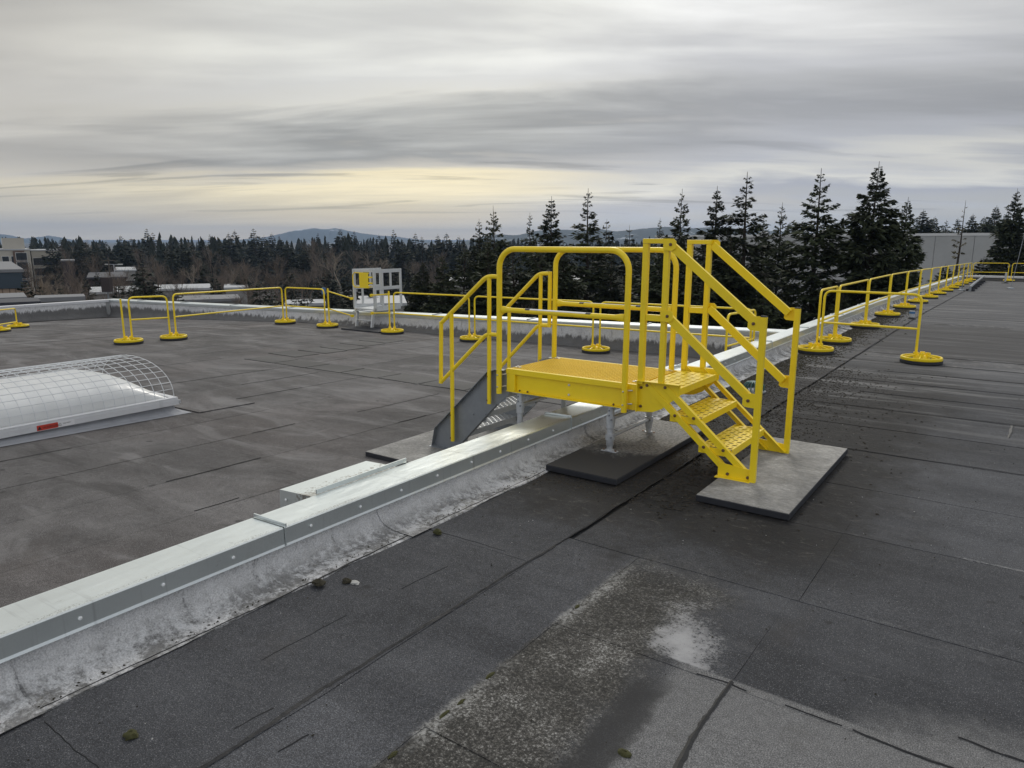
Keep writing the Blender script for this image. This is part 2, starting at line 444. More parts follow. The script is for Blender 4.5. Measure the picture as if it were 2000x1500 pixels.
        scol = t.ramp(sn, [(0.42, (0.0025, 0.0025, 0.0025)), (0.52, (0.006, 0.0055, 0.005)), (0.575, (0.026, 0.023, 0.019)), (0.65, (0.15, 0.14, 0.125))])
        c = t.mix(t.math('MULTIPLY', silt, 0.97), c, scol)
        h = t.math('ADD', h, t.math('MULTIPLY', t.math('MULTIPLY', silt, sn), 5.0))
        fl = t.math('MULTIPLY', silt, t.step(t.noise(t.scalev(g, (0.7, 1.3, 1.0)), 62, 5, 0.75), 0.57, 0.66))
        c = t.mix(t.math('MULTIPLY', fl, t.step(t.noise(g, 2.6, 4, 0.6), 0.46, 0.62, 0.05, 0.7)), c, (0.15, 0.14, 0.13))
        # pale granule lines left along two of the laps
        for ys_, x0_ in ((3.785, -0.75), (4.885, -1.0)):
            ln = t.math('MULTIPLY', t.step(t.math('ABSOLUTE', t.math('ADD', t.math('SUBTRACT', Y, ys_), t.math('MULTIPLY', w2, 0.06))), 0.026, 0.004), t.step(X, x0_, x0_ + 0.25))
            c = t.mix(t.math('MULTIPLY', t.math('MULTIPLY', ln, t.step(t.noise(g, 1.6, 5, 0.65), 0.47, 0.66)), t.step(t.noise(g, 60, 4, 0.7), 0.38, 0.62, 0, 0.60)), c, (0.28, 0.28, 0.28))
        # dark damp spread beside it
        damp = t.math('MULTIPLY', t.step(dr, 2.1, 0.9), band)
        c = t.mix(t.math('MULTIPLY', damp, 0.62), c, (0.018, 0.017, 0.017))
        # puddle marks further out
        pud = t.step(t.noise(t.scalev(g, (0.28, 0.55, 1)), 1.1, 5, 0.6, 1.2), 0.58, 0.70)
        far = t.step(Y, 9.0, 14.0)
        c = t.mix(t.math('MULTIPLY', t.math('MULTIPLY', pud, far), 0.55), c, (0.045, 0.043, 0.043))
        c = t.mix(t.math('MULTIPLY', far, 0.42), c, (0.155, 0.155, 0.158))
        sk = t.noise(t.scalev(g, (0.16, 1.3, 1.0)), 2.3, 9, 0.68, 0.15)
        sk2 = t.step(Y, 6.5, 11.0)
        c = t.mix(t.math('MULTIPLY', t.step(sk, 0.50, 0.66), t.math('MULTIPLY', sk2, 0.60)), c, (0.24, 0.238, 0.235))
        c = t.mix(t.math('MULTIPLY', t.step(sk, 0.50, 0.36), t.math('MULTIPLY', sk2, 0.60)), c, (0.040, 0.039, 0.040))
        # standing-water stain beyond the cross rail
        ex = t.math('MULTIPLY', t.math('ADD', X, 0.9), 0.30); ey = t.math('MULTIPLY', t.math('SUBTRACT', Y, 16.5), 0.30)
        er = t.math('ADD', t.math('SQRT', t.math('ADD', t.math('MULTIPLY', ex, ex), t.math('MULTIPLY', ey, ey))), t.math('MULTIPLY', w1, 1.6))
        c = t.mix(t.step(er, 1.0, 0.75, 0, 0.60), c, (0.036, 0.033, 0.032))
        c = t.mix(t.math('MULTIPLY', t.step(t.math('ABSOLUTE', t.math('SUBTRACT', er, 0.95)), 0.09, 0.0), t.step(w2, -0.02, 0.05, 0, 0.6)), c, (0.26, 0.25, 0.24))
    else:
        # reddish brown bloom and long drying streaks
        c = t.mix(t.step(t.noise(g, 0.35, 4, 0.5), 0.45, 0.65, 0.05, 0.40), c, t.mix(1.0, c, (1.12, 1.0, 0.95), 'MULTIPLY'))
        st = t.noise(t.scalev(g, (0.22, 0.75, 1)), 2.0, 8, 0.66, 0.9)
        c = t.mix(t.step(st, 0.50, 0.66, 0, 0.55), c, (0.225, 0.22, 0.22))
        c = t.mix(t.step(st, 0.48, 0.32, 0, 0.65), c, (0.038, 0.036, 0.035))
        pt = t.noise(g, 0.8, 9, 0.72, 1.1)
        c = t.mix(t.step(pt, 0.55, 0.68, 0, 0.20), c, (0.215, 0.21, 0.205))
    t.put(b.inputs['Base Color'], c)
    b.inputs['Roughness'].default_value = rough
    b.inputs['Specular IOR Level'].default_value = 0.35
    t.put(b.inputs['Normal'], t.bump(h, 0.55, 0.004))
    return m
membrane('upper_membrane', (0.028, 0.0295, 0.0335), (0.074, 0.0765, 0.083), 0.22, True)
membrane('lower_membrane', (0.056, 0.0535, 0.053), (0.130, 0.126, 0.125), 0.30, False)

# --- coated flashing on the curb
def flashing_mat(name, toe_x, face_x, lower=False):
    m, t, b = new_mat(name)
    g = t.node('ShaderNodeNewGeometry').outputs['Position']
    s = t.node('ShaderNodeSeparateXYZ'); t.put(s.inputs[0], g)
    n = t.noise(g, 2.2, 8, 0.7, 0.5); f = t.noise(g, 130, 3, 0.75); w = t.noise(g, 7, 7, 0.72, 0.6)
    tone = t.math('ADD', t.math('MULTIPLY', n, 0.24), t.math('ADD', t.math('MULTIPLY', f, 0.60), t.math('MULTIPLY', w, 0.18)))
    c = t.ramp(tone, [(0.34, (0.26, 0.262, 0.268)), (0.45, (0.50, 0.503, 0.51)), (0.56, (0.68, 0.683, 0.69)), (0.72, (0.84, 0.842, 0.845))])
    dn = t.noise(g, 3.6, 9, 0.75, 0.8)
    zz = t.math('ADD', s.outputs[2], t.math('MULTIPLY', t.math('SUBTRACT', dn, 0.5), 0.16)) if not lower else s.outputs[2]
    if lower:
        # tide mark: the lower half of the upstand has gone dark with run-off streaks
        stx = t.noise(t.scalev(g, (4.0, 4.0, 0.9)), 1.6, 9, 0.78, 0.3)
        drop = t.math('ADD', s.outputs[2], t.math('MULTIPLY', s.outputs[0], -0.021))
        zz2 = t.math('ADD', drop, t.math('MULTIPLY', t.math('SUBTRACT', stx, 0.5), 0.62))
        c = t.mix(t.step(zz2, -0.06, -0.16, 0.0, 0.90), c, t.mix(n, (0.045, 0.044, 0.043), (0.11, 0.108, 0.105)))
        c = t.mix(t.math('MULTIPLY', t.step(stx, 0.52, 0.70), 0.5), c, (0.075, 0.075, 0.072))
    else:
        dirt = t.math('MULTIPLY', t.step(zz, 0.12, 0.0), t.step(t.math('ADD', t.math('MULTIPLY', dn, 0.6), t.math('MULTIPLY', t.noise(g, 22, 7, 0.8), 0.4)), 0.44, 0.56))
        c = t.mix(t.math('MULTIPLY', dirt, 0.90), c, (0.050, 0.047, 0.040))
        bm = t.math('MULTIPLY', t.step(t.noise(g, 1.7, 3), 0.60, 0.70), t.step(t.noise(g, 30, 5), 0.42, 0.60))
        c = t.mix(t.math('MULTIPLY', bm, 0.55), c, (0.10, 0.085, 0.045))
        st = t.noise(t.scalev(g, (0.4, 7.0, 0.8)), 1.4, 6, 0.7)
        c = t.mix(t.math('MULTIPLY', t.step(st, 0.58, 0.70, 0, 0.85), t.step(t.noise(g, 45, 4, 0.7), 0.40, 0.60)), c, (0.035, 0.036, 0.038))
        rs = t.noise(g, 1.1, 5, 0.6)
        c = t.mix(t.step(rs, 0.54, 0.72, 0, 0.40), c, (0.24, 0.24, 0.235))
    t.put(b.inputs['Base Color'], c)
    b.inputs['Roughness'].default_value = 0.62
    b.inputs['Specular IOR Level'].default_value = 0.4
    t.put(b.inputs['Normal'], t.bump(t.math('ADD', t.math('MULTIPLY', f, 0.3), t.math('ADD', t.math('MULTIPLY', w, 1.8), t.math('MULTIPLY', t.noise(t.scalev(g, (1.0, 1.6, 0.6)), 14, 5, 0.6, 1.5), 1.5))), 0.9, 0.012))
    return m
flashing_mat('curb_flashing', 0, 0)
flashing_mat('parapet_flashing', 0, 0, True)

# --- painted coping metal with grime that settles along its edges and joints
m, t, b = new_mat('coping_metal')
g = t.node('ShaderNodeNewGeometry').outputs['Position']
s = t.node('ShaderNodeSeparateXYZ'); t.put(s.inputs[0], g)
n = t.noise(g, 1.6, 6, 0.65, 0.5); w = t.noise(g, 95, 6, 0.75)
c = t.mix(n, (0.66, 0.71, 0.71), (0.76, 0.805, 0.795))
edge = t.step(t.math('ABSOLUTE', t.math('ADD', s.outputs[0], 3.325)), 0.030, 0.004)
c = t.mix(t.math('MULTIPLY', edge, t.step(t.math('ADD', w, t.math('MULTIPLY', t.noise(g, 2.2, 3), 0.35)), 0.66, 0.80, 0, 0.70)), c, (0.20, 0.19, 0.165))
c = t.mix(t.step(t.noise(g, 5.5, 9, 0.78, 0.4), 0.63, 0.74, 0, 0.45), c, (0.20, 0.195, 0.165))
t.put(b.inputs['Base Color'], c)
t.put(b.inputs['Roughness'], t.math('ADD', 0.27, t.math('MULTIPLY', n, 0.12)))
b.inputs['Specular IOR Level'].default_value = 0.75
b.inputs['Metallic'].default_value = 0.74
t.put(b.inputs['Normal'], t.bump(t.math('ADD', t.noise(t.scalev(g, (2.5, 1.0, 1.0)), 1.6, 3, 0.5), t.math('MULTIPLY', t.noise(g, 9, 3), 0.12)), 0.30, 0.05))
drip = t.noise(t.scalev(g, (0.6, 16.0, 0.7)), 1.0, 5, 0.7)
t.put(b.inputs['Base Color'], t.mix(t.math('MULTIPLY', t.step(drip, 0.58, 0.72), 0.30), c, (0.22, 0.225, 0.22)))

m, t, b = new_mat('coping_dirty')
g = t.node('ShaderNodeNewGeometry').outputs['Position']
n = t.noise(g, 2.6, 6, 0.65, 0.5); w = t.noise(g, 42, 7, 0.8)
c = t.mix(n, (0.60, 0.65, 0.645), (0.70, 0.74, 0.725))
s = t.node('ShaderNodeSeparateXYZ'); t.put(s.inputs[0], g)
lip = t.step(s.outputs[0], -3.90, -3.66)
c = t.mix(t.math('MULTIPLY', t.step(t.math('ADD', w, t.math('MULTIPLY', lip, 0.20)), 0.62, 0.72), 0.8), c, (0.22, 0.195, 0.155))
c = t.mix(t.step(t.math('ADD', t.math('MULTIPLY', w, 0.5), lip), 1.12, 1.30, 0, 0.8), c, (0.25, 0.225, 0.19))
t.put(b.inputs['Base Color'], c); b.inputs['Roughness'].default_value = 0.36; b.inputs['Metallic'].default_value = 0.65

# --- pads: ground rubber with pale dust
m, t, b = new_mat('pad_top')
g = t.node('ShaderNodeNewGeometry').outputs['Position']
n = t.noise(g, 3.0, 8, 0.72, 0.5); f = t.noise(t.scalev(g, (1.0, 2.4, 1.0)), 24, 7, 0.78); gr = t.noise(g, 260, 2)
tone = t.math('ADD', t.math('MULTIPLY', n, 0.45), t.math('ADD', t.math('MULTIPLY', f, 0.45), t.math('MULTIPLY', gr, 0.15)))
c = t.ramp(tone, [(0.36, (0.065, 0.064, 0.062)), (0.46, (0.17, 0.167, 0.16)), (0.56, (0.28, 0.275, 0.262)), (0.66, (0.46, 0.45, 0.43))])
t.put(b.inputs['Base Color'], c); b.inputs['Roughness'].default_value = 0.85
t.put(b.inputs['Normal'], t.bump(t.math('ADD', f, gr), 0.4, 0.003))
m, t, b = new_mat('pad_shadow_dust')
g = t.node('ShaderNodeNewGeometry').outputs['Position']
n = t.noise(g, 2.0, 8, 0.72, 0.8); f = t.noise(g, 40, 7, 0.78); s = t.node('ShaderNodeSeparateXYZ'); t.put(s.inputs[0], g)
dust = t.math('MULTIPLY', t.step(t.math('ADD', s.outputs[1], t.math('MULTIPLY', n, 1.4)), 6.05, 6.35), t.step(f, 0.32, 0.60))  # near half stays dark, the deck's shadow put into the colour; dust farther back
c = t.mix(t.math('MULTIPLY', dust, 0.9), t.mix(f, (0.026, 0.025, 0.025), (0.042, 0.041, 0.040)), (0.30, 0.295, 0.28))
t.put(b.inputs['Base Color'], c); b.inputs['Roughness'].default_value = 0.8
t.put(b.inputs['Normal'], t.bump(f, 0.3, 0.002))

# --- walkway pad: dark sheet with a studded surface
m, t, b = new_mat('walk_pad')
g = t.node('ShaderNodeNewGeometry').outputs['Position']
v = t.voro(g, 28, rnd=0.0); n = t.noise(g, 2.2, 6, 0.7)
c = t.mix(t.step(v, 0.46, 0.30), t.mix(n, (0.040, 0.039, 0.038), (0.075, 0.073, 0.072)), t.mix(n, (0.10, 0.097, 0.094), (0.16, 0.156, 0.152)))
t.put(b.inputs['Base Color'], c); b.inputs['Roughness'].default_value = 0.8
t.put(b.inputs['Normal'], t.bump(t.step(v, 0.46, 0.30), 0.6, 0.004))

# --- skylight acrylic
m, t, b = new_mat('acrylic_white')
b.inputs['Base Color'].default_value = (0.74, 0.755, 0.76, 1)
b.inputs['Roughness'].default_value = 0.34
b.inputs['Subsurface Weight'].default_value = 0.15
b.inputs['Subsurface Radius'].default_value = (0.05, 0.05, 0.05)
b.inputs['Coat Weight'].default_value = 0.05
g = t.node('ShaderNodeNewGeometry').outputs['Position']
t.put(b.inputs['Base Color'], t.mix(t.noise(g, 2.5, 6, 0.7), (0.62, 0.635, 0.635), (0.76, 0.77, 0.765)))

# --- far things
plain('concrete_wall', (0.40, 0.41, 0.41), 0.8, 0, 0.14, 0.25, dirt=(0.29, 0.30, 0.30), dirt_amt=0.5, dirt_scale=0.12)
plain('roof_edge_white', (0.62, 0.63, 0.63), 0.5, 0, 0.05, 1)
plain('white_roof', (0.42, 0.435, 0.45), 0.6, 0, 0.1, 0.4, dirt=(0.35, 0.36, 0.37), dirt_amt=0.5, dirt_scale=0.3)
plain('grey_roof', (0.20, 0.205, 0.215), 0.7, 0, 0.15, 0.4)
plain('beige_wall', (0.36, 0.27, 0.20), 0.8, 0, 0.1, 0.5)
plain('blue_band', (0.035, 0.055, 0.075), 0.6, 0, 0.1, 0.5)
plain('cream_wall', (0.45, 0.42, 0.36), 0.8, 0, 0.1, 0.5)
plain('brown_wall', (0.13, 0.085, 0.062), 0.8, 0, 0.15, 0.5)
plain('dark_brown_wall', (0.040, 0.030, 0.030), 0.8, 0, 0.2, 0.8)
plain('grey_wall', (0.28, 0.275, 0.265), 0.8, 0, 0.12, 0.6)
plain('window_glass', (0.03, 0.035, 0.04), 0.12, 0, 0.1, 1)
plain('window_white', (0.6, 0.6, 0.58), 0.6, 0, 0.1, 1)
plain('dark_roof', (0.035, 0.038, 0.05), 0.6, 0, 0.2, 0.6)
plain('pole_wood', (0.09, 0.075, 0.06), 0.9, 0, 0.2, 2)
plain('car_red', (0.30, 0.02, 0.02), 0.3, 0, 0.05, 1)
plain('bark', (0.050, 0.040, 0.032), 0.95, 0, 0.3, 8)
plain('twig', (0.15, 0.12, 0.098), 0.95, 0, 0.3, 3)
plain('twig_pale', (0.26, 0.22, 0.175), 0.95, 0, 0.3, 3)

def foliage(name, a, bcol):
    m, t, b = new_mat(name)
    info = t.node('ShaderNodeObjectInfo')
    g = t.node('ShaderNodeNewGeometry').outputs['Position']
    n = t.noise(g, 1.4, 4, 0.7)
    c = t.mix(n, a, bcol)
    rr = t.node('ShaderNodeVectorMath', operation='SCALE'); t.put(rr.inputs[0], c)
    t.put(rr.inputs['Scale'], t.math('ADD', 0.7, t.math('MULTIPLY', info.outputs['Random'], 0.6)))
    t.put(b.inputs['Base Color'], rr.outputs[0]); b.inputs['Roughness'].default_value = 0.75
    b.inputs['Specular IOR Level'].default_value = 0.2
    return m
foliage('fir_needles', (0.020, 0.028, 0.016), (0.062, 0.074, 0.034))
foliage('olive_needles', (0.075, 0.065, 0.030), (0.13, 0.115, 0.055))
foliage('far_needles', (0.014, 0.020, 0.015), (0.044, 0.050, 0.032))

m, t, b = new_mat('terrain')
g = t.node('ShaderNodeNewGeometry').outputs['Position']
n = t.noise(g, 0.02, 8, 0.65); n2 = t.noise(g, 0.3, 6, 0.7)
c = t.mix(t.step(n, 0.42, 0.60), (0.10, 0.10, 0.102), t.mix(n2, (0.060, 0.055, 0.030), (0.085, 0.070, 0.048)))
t.put(b.inputs['Base Color'], c); b.inputs['Roughness'].default_value = 0.95
m, t, b = new_mat('asphalt_lot')
g = t.node('ShaderNodeNewGeometry').outputs['Position']
t.put(b.inputs['Base Color'], t.mix(t.noise(g, 0.3, 7, 0.7), (0.16, 0.16, 0.16), (0.26, 0.255, 0.245))); b.inputs['Roughness'].default_value = 0.9
m, t, b = new_mat('mountain_rock')
g = t.node('ShaderNodeNewGeometry').outputs['Position']
s = t.node('ShaderNodeSeparateXYZ'); t.put(s.inputs[0], g)
n = t.noise(g, 0.009, 8, 0.65)
snow = t.step(t.math('ADD', s.outputs[2], t.math('MULTIPLY', t.math('SUBTRACT', n, 0.5), 110.0)), 58, 72)
c = t.mix(t.math('MULTIPLY', snow, 0.9), t.mix(n, (0.025, 0.035, 0.030), (0.05, 0.06, 0.05)), (0.72, 0.74, 0.78))
t.put(b.inputs['Base Color'], c); b.inputs['Roughness'].default_value = 0.95
m, t, b = new_mat('hill_wood')
g = t.node('ShaderNodeNewGeometry').outputs['Position']
n = t.noise(g, 0.02, 8, 0.72); cl = t.noise(g, 0.008, 3, 0.5)
c = t.mix(t.math('MULTIPLY', t.step(n, 0.57, 0.62), t.step(cl, 0.50, 0.58)), t.mix(n, (0.02, 0.03, 0.025), (0.05, 0.055, 0.04)), (0.55, 0.58, 0.62))
t.put(b.inputs['Base Color'], c); b.inputs['Roughness'].default_value = 0.95

# ================================================================== SETTING
rng = random.Random(11)
def sheet(name, x0, x1, y0, y1, zf, mat, parent, lift=0.0, along='x', th=0.007, wav=0.006, nseg=None, rise=(0, 0, 0, 0)):
    """one cap sheet: wavy edges, a little thickness; rise lifts its four corners (x0y0,x1y0,x1y1,x0y1)"""
    L = (x1 - x0) if along == 'x' else (y1 - y0)
    n = nseg or max(2, min(40, int(L / 0.35)))
    mb = MB(); top = []
    for i in range(n + 1):
        u = i / n
        for v in (0.0, 1.0):
            e = rng.uniform(-wav, wav)
            x, y = (x0 + u * (x1 - x0), y0 + v * (y1 - y0) + e) if along == 'x' else (x0 + v * (x1 - x0) + e, y0 + u * (y1 - y0))
            if i in (0, n):
                if along == 'x': x += rng.uniform(-wav, wav)
                else: y += rng.uniform(-wav, wav)
            if along == 'x': rz = rise[0] * (1-u) * (1-v) + rise[1] * u * (1-v) + rise[2] * u * v + rise[3] * (1-u) * v
            else: rz = rise[0] * (1-v) * (1-u) + rise[1] * v * (1-u) + rise[2] * v * u + rise[3] * (1-v) * u
            top.append((x, y, zf(x, y) + lift + rz))
    m2 = len(top)
    vs = top + [(x, y, z - th) for x, y, z in top]
    fs = []
    for i in range(n):
        a, b_, c_, d = 2*i, 2*i+1, 2*i+3, 2*i+2
        q = (a, d, c_, b_) if along == 'x' else (a, b_, c_, d)
        fs.append(q)
        fs.append((a, a+m2, d+m2, d)); fs.append((b_, c_, c_+m2, b_+m2))
    fs.append((0, 1, 1+m2, m2)); k = 2*n; fs.append((k, k+m2, k+1+m2, k+1))
    mb.add(vs, fs)
    return mb.build(name, M[mat], parent)

zu = lambda x, y: zr(y)
# upper roof (where the camera stands)
mb = MB(); ys = [-6, 0, 5, 10, 14, 18, 22, 30, 40, 53.2]
vs = []; fs = []
for y in ys:
    for x in (-3.30, 16.0): vs.append((x, y, zr(y) - 0.012))
for i in range(len(ys) - 1): fs.append((2*i, 2*i+1, 2*i+3, 2*i+2))
mb.add(vs, fs)
upper = setting(mb.build('upper_roof', M['upper_membrane']))
seams = [-3.0, -2.05, -1.1, -0.15, 0.80, 1.90, 2.86, 3.81, 4.92, 5.95, 7.07, 8.05, 9.03, 9.98, 10.91, 11.84, 12.82, 13.77]
while seams[-1] < 52: seams.append(seams[-1] + 0.96)
for k in range(len(seams) - 1):
    y0, y1 = seams[k], seams[k+1]
    xs = [-2.20 if y0 > 3.5 else -1.76]
    j = [-0.83, -0.80, 1.9, 0.6, 2.7, -0.3][k % 6] if k != 6 else -0.85
    if k == 5: j = -0.85
    if k == 8 or k == 7: j = -0.80
    if y0 > 8: j = [3.1, 0.9, 5.2, 1.7, 6.3, 2.4, 4.4][k % 7]
    xs += [j, j + 9.9, 15.9]
    lap = 0.0045 if k in (5, 11, 12, 14) else rng.choice((0.0012, 0.0018, 0.003))
    for a, bb in zip(xs[:-1], xs[1:]):
        if bb - a < 0.3: continue
        # far edge tucked under the next sheet, near edge laps over the one before
        sheet('membrane_sheet', a, bb, y0 - 0.05, min(y1 + 0.03, 53.0), zu, 'upper_membrane', upper, 0.004 + rng.uniform(0, 0.0008), 'x', 0.006, 0.005, None, (lap, lap * rng.uniform(0.6, 1.2), 0.0, 0.0))
# strips that run along the curb
for y0, y1 in ((-3, 0.99), (0.97, 3.33), (3.31, 6.6), (6.58, 9.9), (9.88, 13.2), (13.18, 16.5), (16.48, 26), (25.98, 36), (35.98, 46), (45.98, 52.9)):
    sheet('membrane_sheet', -3.09, -2.235, y0, y1, zu, 'upper_membrane', upper, 0.009 + rng.uniform(0, 0.001), 'y', 0.006, 0.007, None, (0.0, 0.0015, 0.0, 0.0))
for y0, y1 in ((-3, 1.76), (1.74, 2.83), (2.81, 3.75)):
    sheet('membrane_sheet', -2.30, -1.74, y0, y1, zu, 'upper_membrane', upper, 0.006 + rng.uniform(0, 0.001), 'y', 0.006, 0.010, None, (0.0, 0.001, 0.001, 0.0))
# bitumen squeezed out at the laps
def bead(pts, w, zf, lift, parent, jit=0.35):
    mb = MB(); L = []; Rr = []
    P = [Vector((x, y, 0)) for x, y in pts]
    fine = []
    for a, b_ in zip(P[:-1], P[1:]):
        n = max(2, int((b_ - a).length / 0.025))
        fine += [a.lerp(b_, i / n) for i in range(n)]
    fine.append(P[-1])
    vs = []; fs = []; off = 0.0; fat = 0.0
    for i, p in enumerate(fine):
        t_ = (fine[min(i+1, len(fine)-1)] - fine[max(i-1, 0)]).normalized(); s_ = Vector((-t_.y, t_.x, 0))
        off = off * 0.9 + rng.uniform(-0.003, 0.003)
        fat = fat * 0.88 + rng.uniform(-0.12, 0.14)
        ww = w * max(0.08, 0.55 + fat + rng.uniform(-jit, jit) * 0.4)
        c_ = p + s_ * off
        z = zf(c_.x, c_.y) + lift
        vs += [(c_.x - s_.x * ww, c_.y - s_.y * ww, z - 0.004), (c_.x, c_.y, z + ww * 0.25), (c_.x + s_.x * ww, c_.y + s_.y * ww, z - 0.004)]
        if i: fs += [(3*i-3, 3*i-2, 3*i+1, 3*i), (3*i-2, 3*i-1, 3*i+2, 3*i+1)]
    mb.add(vs, fs)
    return mb.build('seam_bead', M['bitumen'], parent)
bead([(-2.236, 0.3), (-2.25, 1.2), (-2.262, 1.9), (-2.25, 2.6), (-2.235, 3.6)], 0.014, zu, 0.0150, upper)
bead([(-2.235, 3.6), (-2.228, 4.8), (-2.232, 6.2)], 0.007, zu, 0.0145, upper)
bead([(-2.22, 6.2), (-2.24, 9.5), (-2.22, 16.0), (-2.23, 30.0)], 0.009, zu, 0.0115, upper)
bead([(-0.852, 2.845), (-0.86, 2.6), (-0.85, 2.35), (-0.835, 2.1)], 0.016, zu, 0.013, upper)
bead([(-1.0, 2.815), (-0.86, 2.825), (-0.78, 2.82)], 0.006, zu, 0.0105, upper)
bead([(-0.62, 2.815), (-0.4, 2.82)], 0.003, zu, 0.0105, upper)
bead([(-0.36, 2.815), (-0.1, 2.80), (0.25, 2.81), (0.6, 2.80)], 0.007, zu, 0.0105, upper)
bead([(-0.02, 3.0), (0.12, 2.99), (0.3, 3.0)], 0.005, zu, 0.012, upper)
bead([(-3.08, 3.325), (-2.9, 3.33), (-2.65, 3.34), (-2.44, 3.345)], 0.006, zu, 0.0120, upper)
bead([(-3.0, 0.985), (-2.75, 0.98), (-2.3, 0.99)], 0.006, zu, 0.0120, upper)
bead([(-2.345, 1.40), (-2.33, 1.57)], 0.012, zu, 0.0120, upper)
bead([(-2.10, 1.42), (-2.08, 1.55)], 0.006, zu, 0.0105, upper)
bead([(-2.62, 2.62), (-2.60, 2.98)], 0.005, zu, 0.0115, upper)
bead([(-2.66, 1.75), (-2.65, 2.25)], 0.004, zu, 0.0115, upper)
bead([(-3.085, 0.2), (-3.09, 1.2), (-3.08, 2.2), (-3.085, 3.2), (-3.09, 4.8)], 0.005, zu, 0.020, upper)
for yy in (7.02, 9.0, 9.94, 10.87, 11.79, 12.78, 13.72):
    bead([(-1.6, yy), (1.5, yy + 0.02), (5, yy)], 0.006, zu, 0.011, upper)
bead([(0.02, 8.35), (0.04, 8.95)], 0.035, zu, 0.008, upper)

# lower roof behind the curb
zlo = lambda x, y: zl(x, y)
mb = MB(); vs = []; fs = []
gx = [-3.5, -8, -13, -18, -22, -26, -30.4]; gy = [-6, 0, 5, 10, 14.5]
for y in gy:
    for x in gx: vs.append((x, y, zl(x, y) - 0.012))
nx = len(gx)
for j in range(len(gy) - 1):
    for i in range(nx - 1): fs.append((j*nx+i, (j+1)*nx+i, (j+1)*nx+i+1, j*nx+i+1))
mb.add(vs, fs)
lower = setting(mb.build('lower_roof', M['lower_membrane']))
xs = [-3.62, -4.2, -5.13]
while xs[-1] > -29: xs.append(-6.08 - 0.955 * (len(xs) - 3))
stag = [3.17, 6.2, 1.4, 4.8, 7.6, 2.3, 5.6]
for k in range(len(xs) - 1):
    a, bb = xs[k+1], xs[k]
    if bb < -18.3 and k % 1 == 0: pass
    cuts = [-5.5, stag[k % 7] - 3.0, stag[k % 7] + 3.3, stag[k % 7] + 8.0, 14.3]
    cuts = sorted(set([c_ for c_ in cuts if c_ <= 14.3]))
    for y0, y1 in zip(cuts[:-1], cuts[1:]):
        if y1 - y0 < 0.4: continue
        sheet('membrane_sheet', a - 0.04, bb + 0.03, y0 - 0.02, y1 + 0.02, zlo, 'lower_membrane', lower, 0.004 + rng.uniform(0, 0.001), 'y', 0.006, 0.005, None, (0.0, 0.0015, 0.001 + rng.uniform(0, 0.004), rng.uniform(0, 0.002)))
for (xa, ya, yb, w) in ((-6.06, 3.17, 4.15, 0.007), (-6.06, 6.1, 6.6, 0.005), (-7.95, 2.3, 3.2, 0.006), (-7.0, 4.7, 5.3, 0.004), (-5.16, 2.9, 3.3, 0.005), (-8.9, 5.4, 6.9, 0.004), (-9.85, 6.5, 8.0, 0.004), (-6.9, 6.2, 7.8, 0.004), (-10.8, 4.8, 7.8, 0.004)):
    bead([(xa, ya), (xa + 0.01, (ya + yb) / 2), (xa, yb)], w, zlo, 0.014, lower)

# terrain: one sheet to the horizon
def gz(x, y):
    d = math.hypot(x, y)
    return -9.0 - 5.0 * max(0, min(1, (d - 60) / 200.0))
mb = MB(); vs = []; fs = []
rad = [0, 12, 30, 60, 90, 130, 180, 260, 400, 700, 1500, 4000, 9000, 20000, 45000]; NA = 48
vs.append((0, 0, -9.0))
for r_ in rad[1:]:
    for k in range(NA):
        an = 2 * math.pi * k / NA; x, y = r_ * math.cos(an), r_ * math.sin(an)
        vs.append((x, y, gz(x, y)))
for k in range(NA): fs.append((0, 1 + k, 1 + (k + 1) % NA))
for i in range(len(rad) - 2):
    for k in range(NA):
        a, b_ = 1 + i * NA + k, 1 + i * NA + (k + 1) % NA
        fs.append((a, a + NA, b_ + NA, b_))
mb.add(vs, fs)
setting(mb.build('ground', M['terrain'], None, True))

# far mountains and the wooded ridge
def ridge(name, pts, D0, depth, mat, base=-14.0, seed=1, rough=6.0):
    """pts: (pixel x, pixel y of the crest); a real ridge, depth metres thick, standing D0 metres away"""
    r2 = random.Random(seed); mb = MB(); vs = []; fs = []
    xs_ = np.linspace(pts[0][0], pts[-1][0], 120)
    ys_ = np.interp(xs_, [p[0] for p in pts], [p[1] for p in pts])
    rows = [(-1.0, 0.0), (-0.72, 0.30), (-0.45, 0.62), (-0.2, 0.88), (0.0, 1.0), (0.35, 0.7), (1.0, 0.0)]
    for i, (x, y) in enumerate(zip(xs_, ys_)):
        top = at_dist(x, y, D0); d = Vector((top[0], top[1], 0)).normalized()
        for k, (u, hf) in enumerate(rows):
            h = base + (top[2] - base) * hf
            if 0 < k < 6: h += r2.uniform(-1, 1) * rough * (0.3 if k == 4 else 1.0)
            p = Vector((top[0], top[1], 0)) + d * (u * depth + (r2.uniform(-0.06, 0.06) * depth if k not in (4,) else 0))
            vs.append((p.x, p.y, max(base - 1, h)))
    n = len(rows)
    for i in range(len(xs_) - 1):
        for k in range(n - 1): fs.append((i*n+k, (i+1)*n+k, (i+1)*n+k+1, i*n+k+1))
    mb.add(vs, fs)
    return setting(mb.build(name, M[mat], None, True))
ridge('mountain', [(330, 480), (400, 474), (470, 468), (520, 463), (555, 455), (580, 449), (612, 446), (640, 448), (655, 445), (690, 453), (735, 459), (780, 463), (820, 468), (900, 478)], 4500, 700, 'mountain_rock', seed=3, rough=5)
ridge('mountain', [(-260, 455), (-160, 446), (-60, 449), (-10, 456), (20, 459), (48, 466), (75, 463), (95, 460), (115, 463), (150, 470), (200, 480)], 4900, 700, 'mountain_rock', seed=5, rough=5)
